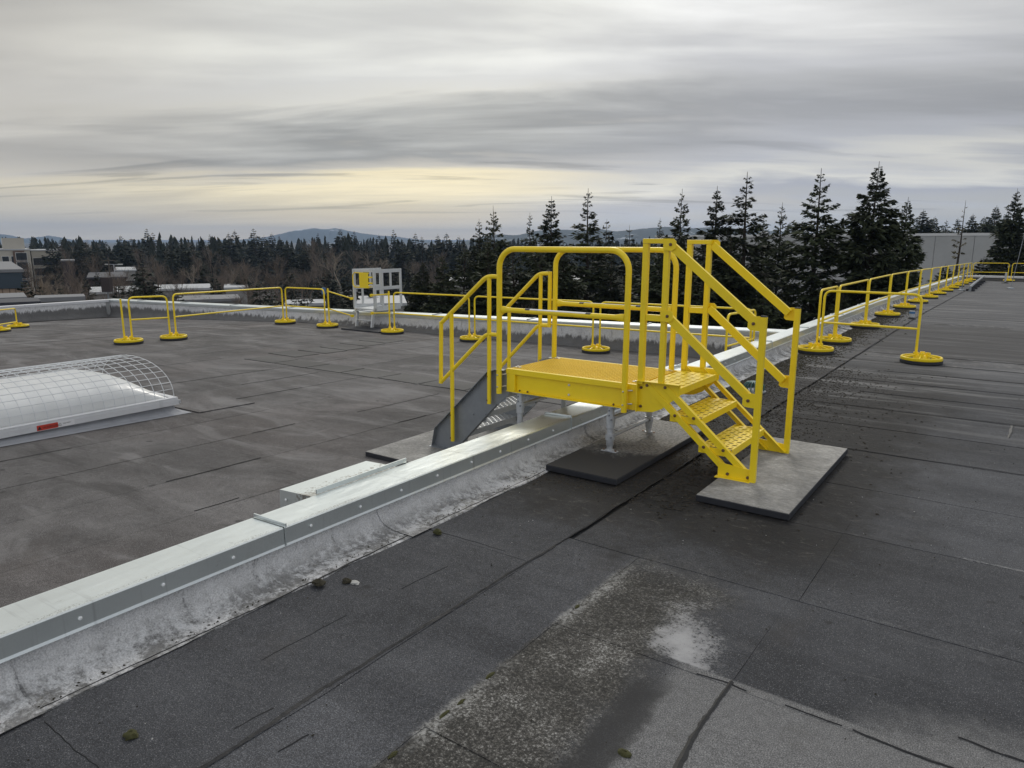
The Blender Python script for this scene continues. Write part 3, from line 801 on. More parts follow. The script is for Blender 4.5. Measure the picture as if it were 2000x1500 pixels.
ridge('hill', [(840, 480), (900, 472), (940, 464), (975, 457), (1010, 460), (1050, 450), (1100, 448), (1140, 451), (1170, 447), (1205, 452), (1250, 447), (1300, 443), (1350, 446), (1400, 443), (1450, 447), (1520, 452), (1600, 456), (1700, 455), (1800, 460), (1950, 456), (2200, 470)], 2500, 350, 'hill_wood', seed=8, rough=3)

# ================================================================== CURB BETWEEN THE ROOFS AND PARAPETS
CF, CB = -3.30, -3.60                                    # coping faces
def cz(y): return zr(y) + 0.285                           # coping top
curb = tag(empty('divider_curb', (-3.45, 5.0, 0)), 'low curb with pale grey metal coping running between the two roof levels', 'curb')
def kid(mb, name, mat, parent, origin, smooth=False, bevel=0.0):
    mb.v = [(x - origin[0], y - origin[1], z - origin[2]) for x, y, z in mb.v]
    return mb.build(name, M[mat], parent, smooth, bevel)
CO = (-3.45, 5.0, 0)
# wall core + flashing sheet with its cove (upper side)
prof = [(-3.318, 0.20), (-3.318, 0.13), (-3.305, 0.085), (-3.27, 0.052), (-3.215, 0.030), (-3.15, 0.020), (-3.07, 0.016), (-3.066, 0.008)]
mb = MB(); ysf = list(np.arange(-5.0, 53.1, 0.22)); vs = []; fs = []
for y in ysf:
    w1 = 0.010 * math.sin(y * 2.1) + 0.006 * math.sin(y * 5.7 + 1) ; w2 = rng.uniform(-0.006, 0.006)
    for i, (x, z) in enumerate(prof):
        k = min(1, max(0, (i - 1) / 3))
        e = (w1 + w2) * k + (rng.uniform(-0.010, 0.010) if i >= 6 else 0)
        vs.append((x + e, y, z + zr(y) + rng.uniform(-0.0015, 0.0015) * k))
npf = len(prof)
for j in range(len(ysf) - 1):
    for i in range(npf - 1): fs.append((j*npf+i, j*npf+i+1, (j+1)*npf+i+1, (j+1)*npf+i))
mb.add(vs, fs)
kid(mb, 'flashing', 'curb_flashing', curb, CO, True)
mb = MB()
for a, bb in zip(list(range(-5, 53, 2)), list(range(-3, 55, 2))):
    bb = min(bb, 53)
    mb.box((-3.575, a, -1.2 if a < 14 else -9.0), (-3.325, bb, cz((a + bb) / 2) - 0.045))
kid(mb, 'wall_core', 'parapet_flashing', curb, CO)
# lapped repair strips on the flashing
def flash_patch(y0, y1, lift, top=0.19, lean=0.0):
    mb = MB(); vs = []; fs = []; n = 6
    for k in range(n + 1):
        y = y0 + (y1 - y0) * k / n
        for i, (x, z) in enumerate(prof[:7]):
            zz = min(z, top)
            e = rng.uniform(-0.006, 0.006)
            vs.append((x + lift + (0.02 if i == 6 else 0) + e * 0.3, y + lean * (1 - i / 6) + e, zz + zr(y) + lift))
    for k in range(n):
        for i in range(6): fs.append((k*7+i, k*7+i+1, (k+1)*7+i+1, (k+1)*7+i))
    mb.add(vs, fs)
    kid(mb, 'flashing_strip', 'curb_flashing', curb, CO, True)
flash_patch(3.16, 3.36, 0.005, lean=-0.05)
flash_patch(0.55, 1.00, 0.004)
flash_patch(5.85, 6.05, 0.005)
for y0 in (15.2, 17.0, 19.1, 21.4, 24, 27): flash_patch(y0, y0 + 0.25, 0.006, lean=-0.06)
# coping sections
joints = [-4.0, -0.82, 2.38, 5.56, 8.76, 11.95, 14.35] + [14.35 + 3.15 * k for k in range(1, 13)]
for k in range(len(joints) - 1):
    y0, y1 = joints[k] + 0.004, min(joints[k+1], 53.0) - 0.004
    if y1 <= y0: continue
    tw = rng.uniform(-0.0015, 0.0015)
    mb = MB(); vs = []; fs = []
    prof_c = [(CF + 0.006, -0.112), (CF + 0.001, -0.098), (CF, -0.006), (CF - 0.006, 0.0), (CB + 0.006, -0.010), (CB, -0.016), (CB, -0.10), (CB - 0.012, -0.112)]
    nn = 9
    for j in range(nn):
        y = y0 + (y1 - y0) * j / (nn - 1)
        ox = 0.0022 * math.sin(y * 1.3 + k)
        for x, z in prof_c: vs.append((x + ox + tw, y, cz(y) + z))
    npc = len(prof_c)
    for j in range(nn - 1):
        for i in range(npc - 1): fs.append((j*npc+i, j*npc+i+1, (j+1)*npc+i+1, (j+1)*npc+i))
    mb.add(vs, fs)
    sec = kid(mb, 'coping_section', 'coping_metal', curb, CO)
    mod = sec.modifiers.new('thick', 'SOLIDIFY'); mod.thickness = 0.0015
    # standing lip of the lap joint
    if k > 0 and y0 < 30:
        lp = MB()
        lp.bar((CF - 0.004, y0 + 0.012, cz(y0) + 0.010), (CB + 0.004, y0 + 0.006, cz(y0) + 0.006), 0.008, 0.020)
        lp.bar((CF + 0.004, y0 - 0.003, cz(y0) + 0.006), (CF + 0.006, y0 - 0.003, cz(y0) - 0.104), 0.010, 0.004, (0, 1, 0))
        o = kid(lp, 'joint_lip', 'coping_metal', sec, CO)
        o.name = 'joint_lip'
    y = y0 + 0.18
    while y < y1 - 0.06 and y < 22:
        sc_ = MB().lathe([(0.0105, 0.0), (0.0105, 0.002), (0.008, 0.006), (0.003, 0.008), (0, 0.008)], (0, 0, 0), 8, 'x')
        o = sc_.build('screw', M['screw_white'], sec, True)
        o.location = (CF + 0.003 - CO[0], y - CO[1], cz(y) - 0.052 + rng.uniform(-0.004, 0.004))
        y += 0.385 + rng.uniform(-0.02, 0.02)
# boxed coping pieces that stand out on the lower side
for y0, y1, x1 in ((2.82, 3.60, -3.93), (8.55, 9.05, -3.80)):
    mb = MB()
    z = cz(y0) - 0.030
    mb.add([(x1, y0, z), (CB - 0.002, y0 + 0.04, z), (CB - 0.002, y1 + 0.04, z), (x1, y1, z),
            (x1 - 0.004, y0 - 0.004, z - 0.13), (CB - 0.002, y0 + 0.036, z - 0.13), (CB - 0.002, y1 + 0.04, z - 0.13), (x1 - 0.004, y1 + 0.004, z - 0.13),
            (x1 - 0.02, y0 - 0.02, z - 0.145), (CB - 0.002, y0 + 0.02, z - 0.145), (CB - 0.002, y1 + 0.05, z - 0.145), (x1 - 0.02, y1 + 0.02, z - 0.145)],
           [(0, 1, 2, 3), (0, 4, 5, 1), (3, 2, 6, 7), (0, 3, 7, 4), (4, 8, 9, 5), (7, 6, 10, 11), (4, 7, 11, 8)])
    st = kid(mb, 'coping_box', 'coping_dirty', curb, CO)
    mod = st.modifiers.new('thick', 'SOLIDIFY'); mod.thickness = 0.0015
    mb = MB().box((x1 + 0.03, y0 + 0.05, -1.0), (CB + 0.02, y1 - 0.02, z - 0.06)); kid(mb, 'pier', 'parapet_flashing', curb, CO)
    lp = MB(); lp.bar((CB - 0.004, y0 + 0.04, cz(y0) + 0.010), (CB - 0.012, y1 + 0.10, cz(y1) + 0.010), 0.010, 0.032)
    kid(lp, 'joint_lip', 'coping_metal', st, CO)
    o = MB().lathe([(0.0105, 0.0), (0.0105, 0.002), (0.008, 0.006), (0.003, 0.008), (0, 0.008)], (0, 0, 0), 8, 'y').build('screw', M['screw_white'], st, True)
    o.rotation_euler = (0, 0, math.pi); o.location = (x1 + 0.06 - CO[0], y0 - CO[1] - 0.001, z - 0.06)

# back parapet of the lower roof, its top falls with the roof
def pz(x): return 0.12 - 0.024 * (-x - 5.0)
bp = tag(empty('parapet_wall', (-15, 14.3, 0)), 'long dirty parapet with white cap along the back of the lower roof', 'parapet')
PO = (-15, 14.3, 0)
mb = MB(); vs = []; fs = []; xs_ = list(np.arange(-3.6, -30.6, -0.3))
for x in xs_:
    e = rng.uniform(-0.012, 0.012); zf = zl(x, 14.1)
    for (yy, z) in ((14.02 + e, zf + 0.012), (14.12 + e, zf + 0.025), (14.20, zf + 0.06), (14.25, zf + 0.12), (14.272, zf + 0.20), (14.28, pz(x) - 0.02)):
        vs.append((x, yy, z))
for j in range(len(xs_) - 1):
    for i in range(5): fs.append((j*6+i, j*6+i+1, (j+1)*6+i+1, (j+1)*6+i))
mb.add(vs, fs); kid(mb, 'flashing', 'parapet_flashing', bp, PO, True)
mb = MB()
mb.add([(-3.6, 14.30, -9.5), (-30.6, 14.30, -9.5), (-30.6, 14.56, -9.5), (-3.6, 14.56, -9.5), (-3.6, 14.30, pz(-3.6) - 0.03), (-30.6, 14.30, pz(-30.6) - 0.03), (-30.6, 14.56, pz(-30.6) - 0.03), (-3.6, 14.56, pz(-3.6) - 0.03)],
       [(0,3,2,1),(4,5,6,7),(0,1,5,4),(1,2,6,5),(2,3,7,6),(3,0,4,7)])
kid(mb, 'wall_core', 'concrete_wall', bp, PO)
def cap_piece(x0, x1, parent):
    mb = MB(); vs = []; fs = []
    pr = [(14.262, -0.10), (14.256, -0.02), (14.26, 0.0), (14.60, 0.012), (14.605, -0.10)]
    for x in (x0, x1):
        for yy, z in pr: vs.append((x, yy, pz(x) + z))
    for i in range(4): fs.append((i, i+1, 5+i+1, 5+i))
    fs.append((4, 3, 2, 1, 0)); fs.append((5, 6, 7, 8, 9))
    mb.add(vs, fs); return mb
x = -3.62; k = 0
while x > -30.4:
    x2 = max(x - 3.05, -30.62)
    sec = kid(cap_piece(x - 0.004, x2 + 0.004, bp), 'cap_section', 'coping_metal', bp, PO)
    if k:
        lp = MB().bar((x, 14.25, pz(x) + 0.008), (x, 14.61, pz(x) + 0.02), 0.05, 0.018)
        kid(lp, 'joint_cover', 'dark_galvanised', sec, PO)
    x = x2; k += 1
# left parapet
lpz = pz(-30.3)
lp_ = tag(empty('parapet_wall', (-30.4, 5, 0)), 'blotchy grey parapet with thin white cap closing the lower roof beyond the skylight', 'parapet')
LO = (-30.4, 5, 0)
mb = MB(); vs = []; fs = []; ys_ = list(np.arange(-6, 14.4, 0.3))
for y in ys_:
    zf = zl(-30.1, y); e = rng.uniform(-0.01, 0.01)
    for (xx, z) in ((-30.0 + e, zf + 0.012), (-30.10, zf + 0.03), (-30.2, zf + 0.09), (-30.25, zf + 0.18), (-30.27, lpz - 0.02)): vs.append((xx, y, z))
for j in range(len(ys_) - 1):
    for i in range(4): fs.append((j*5+i, (j+1)*5+i, (j+1)*5+i+1, j*5+i+1))
mb.add(vs, fs); kid(mb, 'flashing', 'parapet_flashing', lp_, LO, True)
kid(MB().box((-30.56, -6, -9.5), (-30.30, 14.28, lpz - 0.03)), 'wall_core', 'concrete_wall', lp_, LO)
y = 14.24
while y > -5:
    kid(MB().box((-30.60, y - 3.04, lpz - 0.09), (-30.25, y, lpz)), 'cap_section', 'frame_white', lp_, LO, False, 0.004); y -= 3.05
# far end parapet of the upper roof
fe = tag(empty('parapet_wall', (6, 53, -0.6)), 'pale cap and low wall across the far end of the upper roof', 'parapet')
FO = (6, 53, -0.6)
kid(MB().box((-3.3, 53.0, -9.5), (16, 53.3, -0.33)), 'wall_core', 'parapet_flashing', fe, FO)
x = -3.28
while x < 15.8:
    kid(MB().box((x, 52.94, -0.38), (min(x + 3.04, 16), 53.36, -0.27)), 'cap_section', 'frame_white', fe, FO, False, 0.004); x += 3.05
# building body under the roofs
mb = MB(); mb.box((-30.3, -6.2, -9.4), (-3.4, 14.25, -1.45)); mb.box((-3.3, -6.2, -9.4), (15.9, 53.0, -0.75))
tag(mb.build('warehouse_building', M['concrete_wall']), 'concrete warehouse body underneath both roof levels', 'building')

# ================================================================== RUBBER PADS
def rubber_pad(x0, x1, y0, y1, z, mat, label, rz=0.0):
    cx_, cy_ = (x0 + x1) / 2, (y0 + y1) / 2
    root = tag(empty('rubber_pad', (cx_, cy_, z), rz), label, 'pad', 'rubber pads under the crossover stair')
    a, b_ = (x1 - x0) / 2, (y1 - y0) / 2
    MB().box((-a, -b_, 0.0), (a, b_, 0.046)).build('slab', M['rubber_black'], root, False, 0.004)
    MB().box((-a + 0.004, -b_ + 0.004, 0.0465), (a - 0.004, b_ - 0.004, 0.0505)).build('dusty_top', M[mat], root)
    return root
rubber_pad(-1.81, -1.145, 4.86, 6.79, zr(5) + 0.013, 'pad_top', 'grey dusted black rubber pad under the foot of the yellow steps')
rubber_pad(-3.085, -2.43, 4.80, 6.75, zr(5) + 0.020, 'pad_shadow_dust', 'mostly black rubber pad under the pipe legs beside the curb')
rubber_pad(-5.27, -3.72, 4.82, 6.75, zl(-4.5, 5.8) + 0.022, 'pad_top', 'pale dusted black rubber pad under the grey galvanised steps')

# ================================================================== CROSSOVER STAIR
SO = Vector((-3.20, 5.40, 0.07))
stair = tag(empty('crossover_stair', SO), 'yellow crossover stair with deck, guardrails and steps bridging the curb', 'stair')
def S(mb, name, mat, parent=None, smooth=False, bevel=0.0):
    return kid(mb, name, mat, parent or stair, SO, smooth, bevel)
YN, YF = 5.40, 6.30
ZT = 0.705
def bolt(p, axis, parent, mat='bolt_brown', r=0.013):
    prof_b = [(r, 0), (r, 0.006), (r * 0.62, 0.007), (r * 0.62, 0.014), (0, 0.015)]
    mb = MB().lathe(prof_b, (0, 0, 0), 8, 'y')
    if axis == '-y': mb.v = [(x, -y, z) for x, y, z in mb.v]; mb.f = [tuple(reversed(f_)) for f_ in mb.f]
    mb.v = [(x + p[0], y + p[1], z + p[2]) for x, y, z in mb.v]
    return kid(mb, 'bolt', mat, parent, SO)
# deck frame: two side channels, two ends
for y0, sgn in ((YN, -1), (YF, 1)):
    mb = MB()
    mb.box((-3.93, min(y0, y0 - sgn * 0.006), 0.49), (-2.56, max(y0, y0 - sgn * 0.006), ZT - 0.002)) if False else None
    web = y0 - sgn * 0.030
    mb.box((-3.925, min(web, web - sgn * 0.006), 0.492), (-2.565, max(web, web - sgn * 0.006), 0.652))
    mb.box((-3.93, min(y0, y0 - sgn * 0.042), 0.655), (-2.56, max(y0, y0 - sgn * 0.042), ZT))
    mb.box((-3.93, min(y0 + sgn * 0.004, y0 - sgn * 0.042), 0.484), (-2.56, max(y0 + sgn * 0.004, y0 - sgn * 0.042), 0.4915))
    beam = S(mb, 'side_beam', 'yellow_paint', None, False, 0.002)
    for x in (-3.875, -2.605):
        mb = MB().box((x - 0.045, min(y0 + sgn * 0.002, y0 - sgn * 0.026), 0.4925), (x + 0.045, max(y0 + sgn * 0.002, y0 - sgn * 0.026), 0.654))
        S(mb, 'corner_plate', 'yellow_paint', beam, False, 0.002)
    ax = '-y' if sgn < 0 else 'y'
    for x in (-3.25,):
        for z in (0.53, 0.62): bolt((x, web + sgn * 0.001, z), ax, beam, 'bolt_zinc', 0.011)
    for x in (-3.79, -3.70, -2.80, -2.71): bolt((x, web + sgn * 0.001, 0.502), ax, beam, 'bolt_brown', 0.009)
for x in (-3.925, -2.575):
    S(MB().box((x - 0.004, YN + 0.045, 0.495), (x + 0.010, YF - 0.045, ZT - 0.03)), 'end_beam', 'yellow_paint')
# deck grating: moulded grid, gritted top
mb = MB()
nb = 26
for i in range(nb):
    y = YN + 0.048 + (YF - YN - 0.096) * i / (nb - 1)
    mb.box((-3.905, y - 0.0045, ZT - 0.030), (-2.585, y + 0.0045, ZT + 0.003))
for i in range(38):
    x = -3.895 + 1.30 * i / 37
    mb.box((x - 0.0045, YN + 0.046, ZT - 0.028), (x + 0.0045, YF - 0.046, ZT + 0.0015))
stuff(S(mb, 'deck_grating', 'deck_yellow'))
S(MB().box((-3.905, YN + 0.046, ZT - 0.034), (-2.585, YF - 0.046, ZT - 0.0305)), 'deck_panel', 'deck_yellow')
for (x, y) in ((-3.86, YN + 0.10), (-3.86, YF - 0.10), (-2.63, YF - 0.10), (-2.63, YN + 0.10)):
    S(MB().box((x - 0.03, y - 0.016, ZT + 0.003), (x + 0.03, y + 0.016, ZT + 0.009)).lathe([(0.012, 0.0), (0.012, 0.008), (0, 0.009)], (x, y, ZT + 0.009), 8), 'grating_clip', 'bolt_zinc')
# deck guardrails: bent tube with flattened mid rail
def guard(y, sgn):
    x0, x1, zb, zt, r = -3.985, -2.668, 0.462, 1.815, 0.17
    pts = [(x0, y, zb)] + arc((x0 + r, y, zt - r), r, math.pi, math.pi / 2, 8) + arc((x1 - r, y, zt - r), r, math.pi / 2, 0, 8) + [(x1, y, zb)]
    g_ = S(MB().tube(pts, 0.0262, 14), 'guardrail', 'yellow_paint', None, True)
    mb = MB(); n = 14; rr = []; vs = []; fs = []
    xs2 = [x0 + 0.026, x0 + 0.05, x0 + 0.11, x1 - 0.11, x1 - 0.05, x1 - 0.026]
    sh = [(0.012, 0.034), (0.012, 0.034), (0.0235, 0.0235), (0.0235, 0.0235), (0.012, 0.034), (0.012, 0.034)]
    for xx, (ry, rz_) in zip(xs2, sh):
        for k in range(n):
            a = 2 * math.pi * k / n; vs.append((xx, y + ry * math.cos(a), 1.262 + rz_ * math.sin(a)))
    for i in range(5):
        for k in range(n):
            k2 = (k + 1) % n; fs.append((i*n+k, (i+1)*n+k, (i+1)*n+k2, i*n+k2))
    mb.add(vs, fs)
    mr = S(mb, 'mid_rail', 'yellow_paint', g_, True)
    # faded maker's sticker wrapped on the mid rail
    mb = MB(); vs = []; fs = []
    for xx in (-3.64, -3.05):
        for k in range(7):
            a = math.pi * (0.20 + 0.42 * k / 6) if sgn < 0 else math.pi * (0.38 + 0.42 * k / 6)
            vs.append((xx, y - 0.0242 * math.cos(a) * (1 if sgn < 0 else 1), 1.262 + 0.0242 * math.sin(a)))
    for k in range(6): fs.append((k, 7 + k, 8 + k, k + 1))
    mb.add(vs, fs); S(mb, 'sticker', 'white_label', mr, True)
    for xx in (-3.66, -3.03):
        mb = MB(); vs = []; fs = []
        for x_ in (xx - 0.025, xx + 0.025):
            for k in range(7):
                a = math.pi * (0.15 + 0.42 * k / 6)
                vs.append((x_, y - 0.0246 * math.cos(a), 1.262 + 0.0246 * math.sin(a)))
        for k in range(6): fs.append((k, 7 + k, 8 + k, k + 1))
        mb.add(vs, fs); S(mb, 'tape_mark', 'black_print', mr, True)
    for x in (x0, x1):
        for z in (0.53, 0.645):
            mb = MB().tube([(x + (0.02 if x == x0 else -0.02) , y - sgn * 0.01, z), (x + (0.075 if x == x0 else 0.07), y - sgn * 0.012, z + 0.012)], 0.007, 6)
            S(mb, 'pin', 'bolt_zinc', g_)
            bolt((x, y + sgn * 0.024, z), '-y' if sgn < 0 else 'y', g_, 'bolt_zinc', 0.008)
guard(YN - 0.037, -1); guard(YF + 0.037, 1)

# ---- yellow flight (right): side plates, treads, twin stringer bars, handrails
def perforated(x0, x1, y0, y1, z, name, parent, lipn=0.035):
    nx_, ny_ = 5, 15
    mb = MB(); dx, dy = (x1 - x0) / nx_, (y1 - y0) / ny_
    for i in range(nx_):
        for j in range(ny_):
            cx_, cy_ = x0 + dx * (i + 0.5), y0 + dy * (j + 0.5)
            ox = [(-.5,-.5),(0,-.5),(.5,-.5),(.5,0),(.5,.5),(0,.5),(-.5,.5),(-.5,0)]
            o_ = [(cx_ + a * dx, cy_ + c * dy, z) for a, c in ox]
            rx, ry = 0.024, 0.0185
            if (i + j) % 2: rx, ry = 0.013, 0.011
            i_ = []
            for a, c in ox:
                an = math.atan2(c, a); i_.append((cx_ + rx * math.cos(an), cy_ + ry * math.sin(an), z + 0.0008))
            lo_ = [(x, y, z - 0.003) for x, y, _ in i_]
            mb.add(o_ + i_ + lo_, [(k, (k+1) % 8, 8 + (k+1) % 8, 8 + k) for k in range(8)] + [(8 + k, 8 + (k+1) % 8, 16 + (k+1) % 8, 16 + k) for k in range(8)])
    tr = S(mb, name, 'yellow_paint', parent)
    mb = MB()
    mb.box((x1, y0, z - 0.052), (x1 + 0.004, y1, z + 0.001)); mb.box((x0 - 0.004, y0, z - 0.052), (x0, y1, z + 0.001))
    mb.box((x1 - 0.03, y0, z - 0.056), (x1 + 0.004, y1, z - 0.0525))
    S(mb, 'tread_lip', 'yellow_paint', tr, False, 0.001)
    return tr
TR = [(-2.545, -2.205, 0.712), (-2.262, -2.005, 0.493), (-2.005, -1.748, 0.274)]
for k, (x0, x1, z) in enumerate(TR):
    perforated(x0, x1, YN + 0.03, YF - 0.03, z, 'tread', stair)
    if k:
        for y_, sg in ((YN + 0.012, 1), (YF - 0.018, -1)):
            S(MB().box((x0 - 0.01, y_, z - 0.058), (x1, y_ + 0.006, z - 0.002)), 'tread_bracket', 'yellow_paint')
for y0, sgn, ax in ((YN, -1, '-y'), (YF, 1, 'y')):
    ya, yb = (y0 - 0.004, y0 + 0.004)
    poly = [(-2.556, 0.745), (-2.19, 0.745), (-2.19, 0.66), (-2.34, 0.530), (-2.42, 0.492), (-2.556, 0.480)]
    pl = S(MB().prism(poly, ya, yb), 'side_plate', 'yellow_paint')
    S(MB().box((-2.558, min(y0 + sgn * 0.045, y0), 0.7455), (-2.188, max(y0 + sgn * 0.045, y0), 0.7515)), 'top_flange', 'yellow_paint', pl)
    S(MB().box((-2.5565, min(y0 + sgn * 0.046, y0 + sgn * 0.0045), 0.485), (-2.5495, max(y0 + sgn * 0.046, y0 + sgn * 0.0045), 0.745)), 'end_flange', 'yellow_paint', pl)
    yo = y0 + sgn * 0.008
    for z in (0.69, 0.53): bolt((-2.530, y0 + sgn * 0.005, z), ax, pl, 'bolt_brown', 0.013)
    # twin bars
    for (xa, za, xb, zb) in ((-2.315, 0.715, -1.595, 0.090), (-2.475, 0.715, -1.755, 0.090)):
        d = Vector((xb - xa, 0, zb - za)).normalized()
        a = Vector((xa, yo, za)) - d * 0.035; b_ = Vector((xb, yo, zb)) + d * 0.03
        br = S(MB().bar(a, b_, 0.008, 0.050), 'stringer_bar', 'yellow_paint', None, False, 0.002)
        S(MB().bar(a + Vector((0, -sgn * 0.020, 0.0)) + Vector((0.0145, 0, 0.0165)), b_ + Vector((0, -sgn * 0.020, 0)) + Vector((0.0145, 0, 0.0165)), 0.032, 0.005), 'bar_flange', 'yellow_paint', br)
        L = math.hypot(xb - xa, zb - za)
        for fr in (0.0, 0.355, 0.71, 1.0):
            bolt((xa + (xb - xa) * fr, yo + sgn * (0.0055 if fr < 0.9 else 0.014), za + (zb - za) * fr), ax, br)
    # foot bracket
    yk = yo + sgn * 0.0075
    ft = S(MB().prism([(-1.835, 0.060), (-1.575, 0.060), (-1.575, 0.150), (-1.60, 0.155), (-1.815, 0.170), (-1.835, 0.160)], yk - 0.0035, yk + 0.0035), 'foot_bracket', 'yellow_paint')
    S(MB().box((-1.845, min(yk, yk + sgn * 0.055), 0.0695 - 0.012), (-1.57, max(yk, yk + sgn * 0.055), 0.0655)), 'foot_flange', 'yellow_paint', ft, False, 0.002)
    # handrail
    yh = y0 + sgn * 0.010
    hr = S(MB().bar((-2.532, yh, 0.72), (-2.532, yh, 1.868), 0.046, 0.046, (0, 1, 0)), 'handrail_post', 'yellow_paint', None, False, 0.003)
    S(MB().bar((-2.352, yh, 0.752), (-2.352, yh, 1.868), 0.044, 0.044, (0, 1, 0)), 'handrail_post', 'yellow_paint', None, False, 0.003)
    S(MB().bar((-2.556, yh, 1.8885), (-2.329, yh, 1.8885), 0.048, 0.038), 'handrail_cap', 'yellow_paint', None, False, 0.003)
    S(MB().bar((-2.508, yh, 1.277), (-2.375, yh, 1.277), 0.036, 0.052), 'handrail_link', 'yellow_paint', None, False, 0.003)
    S(MB().bar((-1.558, yh + sgn * 0.016, 0.058), (-1.558, yh + sgn * 0.016, 1.338), 0.046, 0.040, (0, 1, 0)), 'handrail_post', 'yellow_paint', None, False, 0.003)
    S(MB().box((-1.580, yh + sgn * 0.016 - 0.019, 1.3385), (-1.536, yh + sgn * 0.016 + 0.019, 1.347)), 'post_cap', 'rubber_black')
    for (za, zb_) in ((1.862, 1.298), (1.300, 0.712)):
        ya2 = yh + sgn * 0.031
        rail_ = S(MB().bar((-2.325, yh + sgn * 0.004, za), (-1.625, yh + sgn * 0.004, zb_), 0.036, 0.066), 'hand_rail', 'yellow_paint', None, False, 0.003)
        b1 = S(MB().prism([(-2.374, za - 0.045), (-2.30, za - 0.048), (-2.268, za - 0.030), (-2.268, za + 0.026), (-2.29, za + 0.046), (-2.374, za + 0.046)], ya2 - 0.003, ya2 + 0.003), 'rail_bracket', 'yellow_paint', rail_)
        bolt((-2.312, ya2 + sgn * 0.0035, za), ax, rail_)
        b2 = S(MB().prism([(-1.67, zb_ - 0.048), (-1.652, zb_ - 0.062), (-1.578, zb_ - 0.066), (-1.578, zb_ + 0.046), (-1.64, zb_ + 0.044), (-1.67, zb_ + 0.030)], ya2 - 0.003, ya2 + 0.003), 'rail_bracket', 'yellow_paint', rail_)
        bolt((-1.628, ya2 + sgn * 0.0035, zb_ - 0.012), ax, rail_)

# ---- galvanised flight (left)
ZP = -0.207                                                # top of its pad
for y0, sgn, ax in ((YN + 0.01, -1, '-y'), (YF - 0.01, 1, 'y')):
    poly = [(-4.86, ZP + 0.006), (-4.815, -0.005), (-4.135, 0.655), (-4.03, 0.69), (-3.94, 0.69), (-3.90, 0.46), (-4.02, 0.345), (-4.545, ZP + 0.006)]
    sp_ = S(MB().prism(poly, y0 - 0.003, y0 + 0.003), 'stringer', 'dark_galvanised')
    fl = MB()
    for (p, q) in ((0, 1), (1, 2), (2, 3), (3, 4), (6, 7), (7, 0)):
        a, b_ = poly[p], poly[q]
        yy = y0 + sgn * 0.026
        d = Vector((b_[0] - a[0], 0, b_[1] - a[1])).normalized(); nrm = Vector((-d.z, 0, d.x)) * (-0.003)
        fl.bar(Vector((a[0], yy, a[1])) + nrm * (1 if p < 5 else 1), Vector((b_[0], yy, b_[1])) + nrm, 0.046, 0.005, (-d.z, 0, d.x))
    S(fl, 'stringer_flange', 'dark_galvanised', sp_)
    S(MB().box((-4.88, min(y0 - sgn * 0.01, y0 + sgn * 0.07), ZP - 0.002), (-4.50, max(y0 - sgn * 0.01, y0 + sgn * 0.07), ZP + 0.005)), 'foot_plate', 'dark_galvanised', sp_)
    for (x, z) in ((-4.33, 0.20), (-4.18, 0.22), (-4.43, -0.05), (-4.28, -0.03), (-3.99, 0.50), (-3.99, 0.60)):
        bolt((x, y0 + sgn * 0.0035, z), ax, sp_, 'dark_galvanised', 0.010)
    # handrail: closed loop of tube on two posts
    yh = y0 + sgn * 0.045; r = 0.021
    def rr(pts, rad=0.07):
        out = [Vector(pts[0])]
        for a, b_, c_ in zip(pts[:-2], pts[1:-1], pts[2:]):
            a, b_, c_ = Vector(a), Vector(b_), Vector(c_)
            d1, d2 = (a - b_).normalized(), (c_ - b_).normalized()
            p1, p2 = b_ + d1 * rad, b_ + d2 * rad
            for k in range(5):
                t_ = k / 4; out.append((p1.lerp(b_, t_)).lerp(b_.lerp(p2, t_), t_))
        out.append(Vector(pts[-1])); return out
    xe = -3.985 if sgn < 0 else -4.05
    top = [(-4.705, yh, 1.085), (-4.135 - (0.05 if sgn > 0 else 0), yh, 1.562), (xe, yh, 1.565)]
    hr = S(MB().tube([Vector(top[0])] + rr(top, 0.06)[1:], r, 10), 'hand_rail', 'yellow_paint', None, True)
    S(MB().tube([(-4.705, yh, 1.10), (-4.718, yh, 0.475)], r, 10), 'rail_end', 'yellow_paint', hr, True)
    low = [(-4.718, yh, 0.485), (-4.135 - (0.05 if sgn > 0 else 0), yh, 1.020), (xe, yh, 1.022)]
    S(MB().tube([Vector(low[0])] + rr(low, 0.05)[1:], r * 0.92, 10), 'mid_rail', 'yellow_paint', None, True)
    if sgn > 0: S(MB().tube([(xe, yh, 1.585), (xe, yh, 1.005)], r, 10), 'rail_end', 'yellow_paint', hr, True)
    for (x, z0, z1) in ((-4.570, -0.105, 1.19), (-4.105 if sgn < 0 else -4.165, 0.345, 1.560)):
        po = S(MB().tube([(x, yh, z0), (x, yh, z1)], r, 10), 'rail_post', 'yellow_paint', None, True)
        for z in (z0 + 0.035, z0 + 0.27):
            bolt((x - 0.012, yh + sgn * 0.012, z), ax, po, 'bolt_brown', 0.010)
